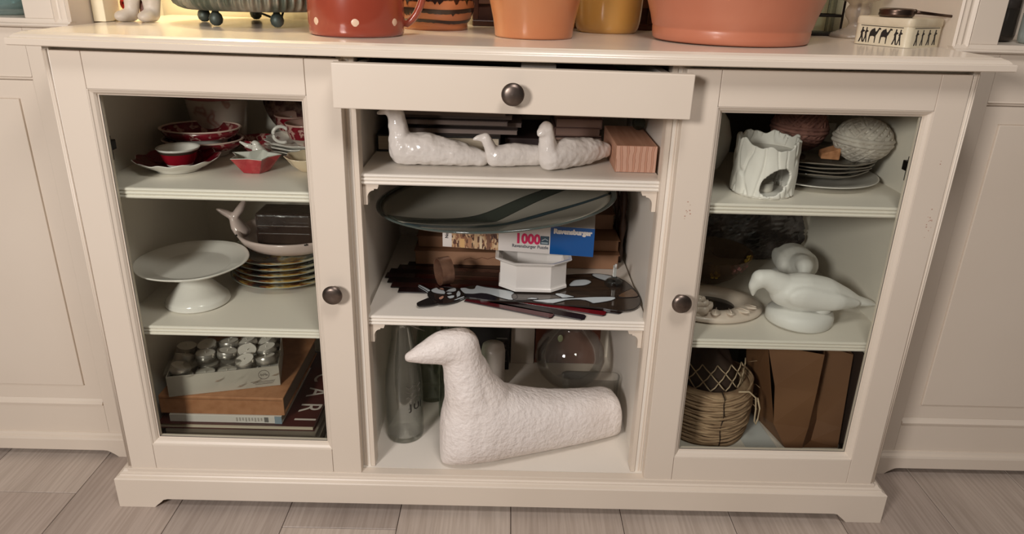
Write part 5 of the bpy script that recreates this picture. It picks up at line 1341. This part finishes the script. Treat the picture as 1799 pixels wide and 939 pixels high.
# yarn balls: windings of many strands round a core
def yarn(name, label, c, R_, cols, seed, zbase, squash=.92, strand=.0026, tilt0=0):
    t = thing(name, label, 'yarn', (c[0], c[1], zbase))
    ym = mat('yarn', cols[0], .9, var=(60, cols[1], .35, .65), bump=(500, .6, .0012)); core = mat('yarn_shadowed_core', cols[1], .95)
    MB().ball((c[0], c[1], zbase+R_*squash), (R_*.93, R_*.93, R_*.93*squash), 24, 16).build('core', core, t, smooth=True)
    r = random.Random(seed)
    groups = [(.15, .2, 8, .985), (1.0, 1.1, 8, .995), (-.85, 2.2, 8, 1.005), (1.25, 4.4, 9, 1.015), (.62, -1.0, 8, 1.030), (-.9, -.4, 5, 1.045), (.07, .4, 2, 1.075)]
    for tilt, az, n, k in groups:
        m = MB()
        nrm = Vector((math.sin(tilt)*math.cos(az), math.sin(tilt)*math.sin(az), math.cos(tilt)))
        ux = nrm.orthogonal().normalized(); uy = nrm.cross(ux)
        for i in range(n):
            off = (i-(n-1)/2)*strand*2.45*(1+r.uniform(-.05, .05))
            rad = math.sqrt(max(1e-6, (R_*k)**2-off*off))
            P = []
            for s in range(44):
                a = 2*PI*s/44
                p = nrm*(off+.0007*math.sin(3*a+i))+ux*math.cos(a)*rad+uy*math.sin(a)*rad
                P.append((c[0]+p.x, c[1]+p.y, zbase+R_*squash+p.z*squash))
            m.tube(P, strand*(1+r.uniform(-.08, .08)), 6, closed=True)
        o = m.build('strand_winding', ym, t, smooth=True); o['kind'] = 'stuff'
    m = MB().tube([(c[0], c[1], zbase+R_*squash*1.95), (c[0]-.003, c[1]-.004, zbase+R_*squash*2.06), (c[0]-.009, c[1]-.004, zbase+R_*squash*2.13)], strand*.8, 6)
    m.build('loose_end', ym, t, smooth=True)
yarn('yarn_ball', 'brown-mauve ball of yarn behind the plaster burner', (.545, .252), .0470, (S(166, 118, 106), S(134, 92, 84)), 3, zg, .88, .0034)
yarn('yarn_ball', 'pale grey ball of thick yarn at the right of the top shelf', (.632, .178), .0452, (S(214, 206, 196), S(190, 180, 170)), 8, zg, .78, .0042)
# cork piece between the balls
ck = MB().prism([(.559, .170), (.590, .163), (.594, .192), (.566, .199)], zg, zg+.024, 'z')
ck.v = [(x, y, z if z < zg+.01 else z-(.595-x)*.42) for x, y, z in ck.v]
solo(ck, 'cork_wedge', 'orange-tan cork wedge between the two yarn balls', 'cork', mat('cork', S(204, 146, 104), .8, var=(90, S(172, 116, 78), .4, .65), bump=(120, .5, .001)), (.577, .182, zg), bevel=.002)
# white card leaning at the back
solo(MB().box(.585, .665, .36, .364, Z, Z+.075), 'white_card', 'plain white card standing at the back behind the yarn balls', 'card', PAPERW, (.62, .362, Z))
solo(MB().box(.335, .58, .40, .43, Z, Z+.115), 'dark_box', 'dark brown box at the back of the right top shelf', 'box', mat('dark_brown_box', S(70, 50, 42), .5, var=(6, S(56, 40, 34))), (.45, .415, Z), bevel=.002)
wb = thing('bowl', 'dark bowl turned over at the back right of the right top shelf', 'bowl', (.625, .41, Z))
MB().lathe([(.030, Z+.062), (.034, Z+.060), (.044, Z+.03), (.048, Z+.002), (.050, Z), (.046, Z+.001), (.041, Z+.03), (.028, Z+.057), (0, Z+.058)], (.625, .41, 0), 32, 1, .7).build('bowl_wall', mat('dark_bowl', S(64, 44, 40), .25, coat=.4), wb, smooth=True)

# ------------------------------------------------------------------ right cabinet, middle shelf
Z = .3615
DOVE = mat('dove_plaster', S(230, 228, 224), .5, bump=(110, .25, .0015))
def dove(label, c, ang, s=1.0, head_down=True):
    t = thing('dove_figurine', label, 'figurine', (c[0], c[1], Z))
    f = lambda a, r, h: (r*(1+.03*math.sin(3*a+1)), h+.0015*math.sin(2*a)+.0018)
    m = MB().lathe([(0, Z), (.061*s, Z), (.0635*s, Z+.003), (.064*s, Z+.014), (.0615*s, Z+.021), (.055*s, Z+.026), (.030*s, Z+.031), (0, Z+.033)], (c[0], c[1], 0), 48, 1, .86, fn=f)
    m.xf(rotz(c, ang)); m.build('base', DOVE, t, smooth=True)
    lk = MB().ball((c[0]+.034*s, c[1]-.018*s, Z+.031), (.016*s, .010*s, .008*s), 16, 10)
    lk.xf(rotz(c, ang)); lk.build('leaf_relief', DOVE, t, smooth=True)
    m = MB()
    k = lambda L: m.chain([(c[0]+u*s, c[1]+v*s, Z+h*s, a*s, b*s, e*s) for u, v, h, a, b, e in L], 8)
    k([(-.038, 0, .066, .030, .030, .031), (-.005, 0, .063, .042, .042, .038), (.035, 0, .060, .040, .040, .033), (.072, 0, .053, .027, .029, .022), (.100, 0, .047, .016, .019, .012)])
    k([(.095, 0, .048, .018, .020, .011), (.125, 0, .043, .014, .016, .006), (.140, 0, .041, .005, .012, .003)])
    k([(-.045, 0, .075, .027, .025, .025), (-.072, 0, .090, .0205, .019, .0185), (-.088, 0, .0905, .0185, .0175, .0175)])
    k([(-.090, 0, .088, .0165, .0160, .0165), (-.100, 0, .076, .0100, .0100, .012), (-.0985, 0, .060, .0045, .0045, .007)])
    k([(-.020, 0, .045, .024, .022, .020), (.010, 0, .034, .026, .022, .014)])
    for sd in (-1, 1):
        k([(-.010, sd*.030, .066, .036, .014, .022), (.040, sd*.033, .058, .034, .011, .018), (.085, sd*.022, .050, .018, .007, .009)])
    clampz(m, Z+.004); m.xf(rotz(c, ang))
    m.build('bird_body', DOVE, t, mods=[remesh(.0026, 5)])
    return t
dove('white plaster dove bending its head, standing on a round base in front of another', (.546, .108), math.radians(2), .96)
dove('white plaster dove on a round base standing behind the back of the bowing dove', (.588, .258), math.radians(78), .93)

# wreath-shaped dish with modelled roses
wr_ = (.392, .162)
wre = thing('rose_wreath', 'cream ceramic oval wreath with modelled roses lying at the left of the right middle shelf', 'wreath', (wr_[0], wr_[1], Z))
ROSE = mat('rose_ceramic', S(218, 202, 188), .35, coat=.2, bump=(60, .15, .001))
MB().lathe([(.048, Z+.002), (.060, Z), (.090, Z), (.099, Z+.004), (.101, Z+.008), (.094, Z+.013), (.075, Z+.018), (.060, Z+.016), (.050, Z+.010), (.048, Z+.002)], (wr_[0], wr_[1], 0), 64, 1.0, .80).build('ring_body', ROSE, wre, smooth=True)
MB().lathe([(0, Z+.001), (.052, Z+.001), (.052, Z+.004), (0, Z+.004)], (wr_[0], wr_[1], 0), 48, 1.0, .80).build('dark_centre', mat('dark_mirror', S(40, 36, 34), .12, coat=.5), wre)
r = random.Random(4)
for i_, (a, rad, s) in enumerate(((-118, .074, 1.5), (-94, .076, 1.2), (-142, .072, 1.6), (-168, .070, 1.5), (-74, .078, 1.0), (-54, .080, 1.0), (-34, .080, .8))):
    a = math.radians(a); x, y = wr_[0]+rad*math.cos(a), wr_[1]+.80*rad*math.sin(a)
    big = i_ in (0, 2, 3)
    if big:
        for ring, (n, rr_, hh) in enumerate(((5, .013, .012), (4, .008, .018), (3, .003, .022))):
            m = MB()
            P = []
            for k in range(n*8+1):
                w = 2*PI*k/(n*8)
                q = rr_*s*(1+.18*math.cos(n*w)); P.append((x+q*math.cos(w+ring), y+q*math.sin(w+ring), Z+.012+hh*s*.8+.0016*math.cos(n*w)))
            m.tube(P[:-1], .0022*s, 6, closed=True, flat=2.2).build('rose_petal_ring', ROSE, wre, smooth=True)
        MB().ball((x, y, Z+.017), (.013*s, .012*s, .010*s), 14, 8).build('rose_heart', ROSE, wre, smooth=True)
    else:
        b = a+r.uniform(-.5, .5)
        m = MB().ball((0, 0, 0), (.018*s, .0075*s, .004*s), 14, 8)
        m.xf(lambda p: Vector((x+p.x*math.cos(b)-p.y*math.sin(b), y+p.x*math.sin(b)+p.y*math.cos(b), Z+.0175+p.z+p.x*.22)))
        m.build('leaf', ROSE, wre, smooth=True)
        MB().tube([(x-.016*s*math.cos(b), y-.016*s*math.sin(b), Z+.018), (x, y, Z+.0225), (x+.016*s*math.cos(b), y+.016*s*math.sin(b), Z+.024)], .0011*s, 6).build('leaf_vein', ROSE, wre, smooth=True)

# painted glass bowl at the back left
gb = (.425, .302)
gbo = thing('painted_glass_bowl', 'brownish glass bowl painted with yellow and pink flowers, back left of the right middle shelf', 'bowl', (gb[0], gb[1], Z))
BOWLG = glass('smoked_bowl_glass', (.74, .66, .58, 1), .04, .35, .30, S(138, 112, 92))
MB().lathe([(0, Z+.004), (.034, Z), (.038, Z+.003), (.055, Z+.015), (.075, Z+.038), (.085, Z+.062), (.086, Z+.065), (.083, Z+.063), (.072, Z+.038), (.052, Z+.018), (0, Z+.008)], (gb[0], gb[1], 0), 56).build('bowl_glass', BOWLG, gbo, smooth=True)
YEL = mat('yellow_enamel', S(214, 180, 70), .4); PNK = mat('pink_enamel', S(206, 140, 140), .4)
def bowlpt(a, h):
    rr_ = .055+(h-.015)/.047*.030
    return Vector((gb[0]+(rr_+.001)*math.cos(a), gb[1]+(rr_+.001)*math.sin(a), Z+h))
for i_, (a, h, mm) in enumerate(((-95, .036, YEL), (-62, .047, PNK), (-32, .040, PNK), (-125, .048, PNK), (-10, .05, YEL), (-150, .036, YEL))):
    a = math.radians(a)
    for k in range(5):
        w = 2*PI*k/5+.3
        p = bowlpt(a+.10*math.cos(w), h+.0062*math.sin(w))
        MB().ball(p, (.0042, .0028, .0042), 10, 6).build('painted_petal', mm, gbo, smooth=True)
# dark crinkled plastic bag at the back
bg_ = thing('plastic_bag', 'dark crinkled clear-wrapped bundle at the back of the right middle shelf', 'bag', (.555, .420, Z))
BAGM = ramp_mat('dark_plastic', [(.35, S(34, 28, 28)), (.5, S(60, 52, 50)), (.62, S(96, 88, 88)), (.72, S(44, 38, 38))], 'Object', 24, 'noise', .12, .8, 5, (1, 1, 1), .8)
vs = []; seg, rg_ = 72, 44
m = MB().ball((0, 0, 0), 1.0, seg, rg_)
def crinkle(p):
    n1 = noise.turbulence_vector(p*1.6, 4, False); n2 = abs(noise.noise(p*6.0)); n3 = abs(noise.noise(p*13.0+Vector((4, 1, 2))))
    q = p*(1+.16*n1.x-.12*n2-.06*n3)
    return Vector((.553+q.x*.118, .420+q.y*.020, max(Z+.001, Z+.072+q.z*.080)))
m.xf(crinkle); m.build('bundle', BAGM, bg_)

# ------------------------------------------------------------------ right cabinet, bottom
Z = .080
# bundle of twine hanks wound into a drum
tc_ = (.418, .182)
tw = thing('twine_basket', 'drum of pale raffia twine tied with dark string, left of the paper bag', 'basket', (tc_[0], tc_[1], Z))
TWI = mat('raffia', S(190, 160, 128), .85, var=(40, S(156, 126, 98), .35, .65), bump=(200, .6, .0015), scale3=(1, 1, 6))
MB().lathe([(.060, Z), (.080, Z), (.084, Z+.05), (.085, Z+.112), (.068, Z+.118), (.060, Z+.10), (.060, Z)], (tc_[0], tc_[1], 0), 48).build('inner_drum', TWI, tw, smooth=True)
r = random.Random(21)
for k in range(36):
    m = MB(); hz = Z+.0065+.110*k/36
    ph, am = r.uniform(0, 6), r.uniform(.0006, .0022)
    P = []
    ri = .084+.004*math.sin(PI*k/36)+r.uniform(-.0015, .0015)
    for s in range(56):
        a = 2*PI*s/56
        sl = .010*max(0, math.cos(a-.15))**2*(k/36)   # strands climb at the right
        P.append((tc_[0]+(ri+.0012*math.sin(5*a+ph))*math.cos(a), tc_[1]+(ri+.0012*math.sin(5*a+ph))*math.sin(a), hz+am*math.sin(3*a+ph)+.0012*math.sin(8*a+2*ph)+sl))
    m.tube(P, .0026+r.uniform(-.0006, .0006), 6, closed=True).build('twine_strand', TWI, tw, smooth=True)
# dark string tying the drum
DST = mat('dark_string', S(66, 50, 40), .8)
a = math.radians(-84)
MB().tube([(tc_[0]+.0905*math.cos(a+.02*math.sin(k)), tc_[1]+.0905*math.sin(a+.02*math.sin(k)), Z+.004+.112*k/12) for k in range(13)]+[(tc_[0]+.070*math.cos(a), tc_[1]+.070*math.sin(a), Z+.1215)], .0012, 6).build('tie_string', DST, tw, smooth=True)
# dark bag inside
m = MB().ball((0, 0, 0), 1.0, 48, 30)
m.xf(lambda p: Vector((tc_[0]-.002+p.x*.066*(1+.15*noise.noise(p*2)), tc_[1]+.01+p.y*.062, Z+.105+p.z*.072*(1+.18*noise.noise(p*2.3+Vector((3, 0, 0)))))))
m.build('dark_stuffing', mat('dark_brown_cloth', S(72, 56, 48), .6, var=(9, S(50, 38, 34), .4, .7), bump=(30, .5, .003)), tw, smooth=True)
# white net cords lying over it
NETM = mat('net_cord', S(204, 182, 152), .8)
def surf(a, t):   # point on the stuffing's front, a across, t upward
    return (tc_[0]+.072*math.sin(a), tc_[1]+.01-.070*math.cos(a)*math.cos(t), Z+.108+.066*math.sin(t))
knots = {}
for i in range(6):
    for j in range(4):
        knots[i, j] = surf(-1.0+.42*i+(.21 if j % 2 else 0), .10+.26*j)
for (i, j), p in list(knots.items()):
    for di in ((0, 1) if j % 2 else (-1, 0)):
        q = knots.get((i+di, j+1))
        if q:
            mid = [(p[k]+q[k])/2 for k in range(3)]; mid[1] -= .003
            MB().tube([p, mid, q], .0013, 6).build('net_cord', NETM, tw, smooth=True)
# loose cord loop hanging at the right
lx, ly = tc_[0]+.070, tc_[1]-.062
MB().tube([(lx-.03, ly-.008, Z+.122), (lx-.010, ly-.010, Z+.124), (lx+.004, ly-.012, Z+.112), (lx+.008, ly-.012, Z+.085), (lx+.009, ly-.012, Z+.058), (lx+.0125, ly-.012, Z+.050), (lx+.016, ly-.011, Z+.062), (lx+.017, ly-.008, Z+.085), (lx+.010, ly-.006, Z+.108)], .0017, 8).build('loose_loop', NETM, tw, smooth=True)
for k in range(8):
    a = r.uniform(-.5, .5); z = Z+.06+.09*r.random()
    p = Vector((tc_[0]+.086*math.cos(a), tc_[1]+.086*math.sin(a), z))
    MB().tube([p, p+Vector((.008, -.004, .004)), p+Vector((.016, -.006, r.uniform(-.006, .010)))], .0006, 5).build('frayed_end', TWI, tw)

# brown paper bag, folded side towards the viewer
KP = mat('kraft_paper', S(124, 86, 56), .65, var=(6, S(106, 70, 44), .4, .7), bump=(18, .25, .003))
kb = thing('paper_bag', 'brown kraft paper bag with a folded side at the bottom right', 'bag', (.600, .17, Z))
zt_ = .288
#  front panel: upright quad, then the gusset folding in and out again
A0 = [(.566, .103, Z+.0003), (.598, .100, Z+.0003), (.628, .128, Z+.0003), (.674, .106, Z+.0003)]
A1 = [(.515, .150, zt_), (.614, .118, zt_-.002), (.628, .152, zt_-.002), (.675, .128, zt_-.006)]
mids = [[(a[0]*(1-t)+b[0]*t, a[1]*(1-t)+b[1]*t, a[2]*(1-t)+b[2]*t) for a, b in zip(A0, A1)] for t in (0, .22, .6, 1)]
mids[1][0] = (.541, .118, Z+.046)
mids[1][1] = (.606, .106, Z+.046); mids[1][2] = (.634, .134, Z+.046)
mids[2][1] = (.611, .112, Z+.125)
front = MB()
vs = [p for row in mids for p in row]; n = 4
front.add(vs, [(r_*n+k, r_*n+k+1, (r_+1)*n+k+1, (r_+1)*n+k) for r_ in range(3) for k in range(3)])
front.build('folded_front', KP, kb, mods=[solid(.0006)])
back = MB().add([(.515, .150, zt_), (.541, .118, Z+.046), (.566, .103, Z+.0003), (.53, .25, Z+.0003), (.51, .26, zt_),
                 (.675, .128, zt_-.006), (.674, .106, Z+.0003), (.676, .26, Z+.0003), (.676, .27, zt_)],
                [(0, 1, 3, 4), (1, 2, 3), (5, 6, 7, 8), (4, 3, 7, 8), (2, 6, 7, 3)])
back.build('bag_body', KP, kb, mods=[solid(.0006)])
dkp = solo(MB().box(.53, .684, .33, .44, Z, Z+.21), 'dark_carton', 'dark carton standing behind the brown paper bag', 'box', mat('dark_carton', S(62, 46, 40), .5), (.61, .385, Z), bevel=.002)
solo(MB().box(.6805, .6865, .105, .320, Z, Z+.215), 'dark_slab', 'dark brown folder standing against the right wall beside the paper bag', 'slab', mat('dark_slab', S(54, 40, 34), .6), (.6835, .21, Z), bevel=.0008)  # thin dark slab filling the strip right of the bag
# white sheets lying on the floor of the cabinet
sh_ = thing('paper_sheet', 'white sheet of paper lying under the paper bag and twine', 'paper', (.535, .16, Z))
MB().add([(.49, .07, Z+.0003), (.552, .075, Z+.0003), (.535, .26, Z+.0006), (.47, .25, Z+.0006), (.49, .07, Z+.0), (.552, .075, Z+.0), (.535, .26, Z+.0002), (.47, .25, Z+.0002)],
         [(0,1,2,3),(7,6,5,4),(0,4,5,1),(1,5,6,2),(2,6,7,3),(3,7,4,0)]).build('sheet', mat('cool_white_paper', S(204, 206, 204), .6), sh_)
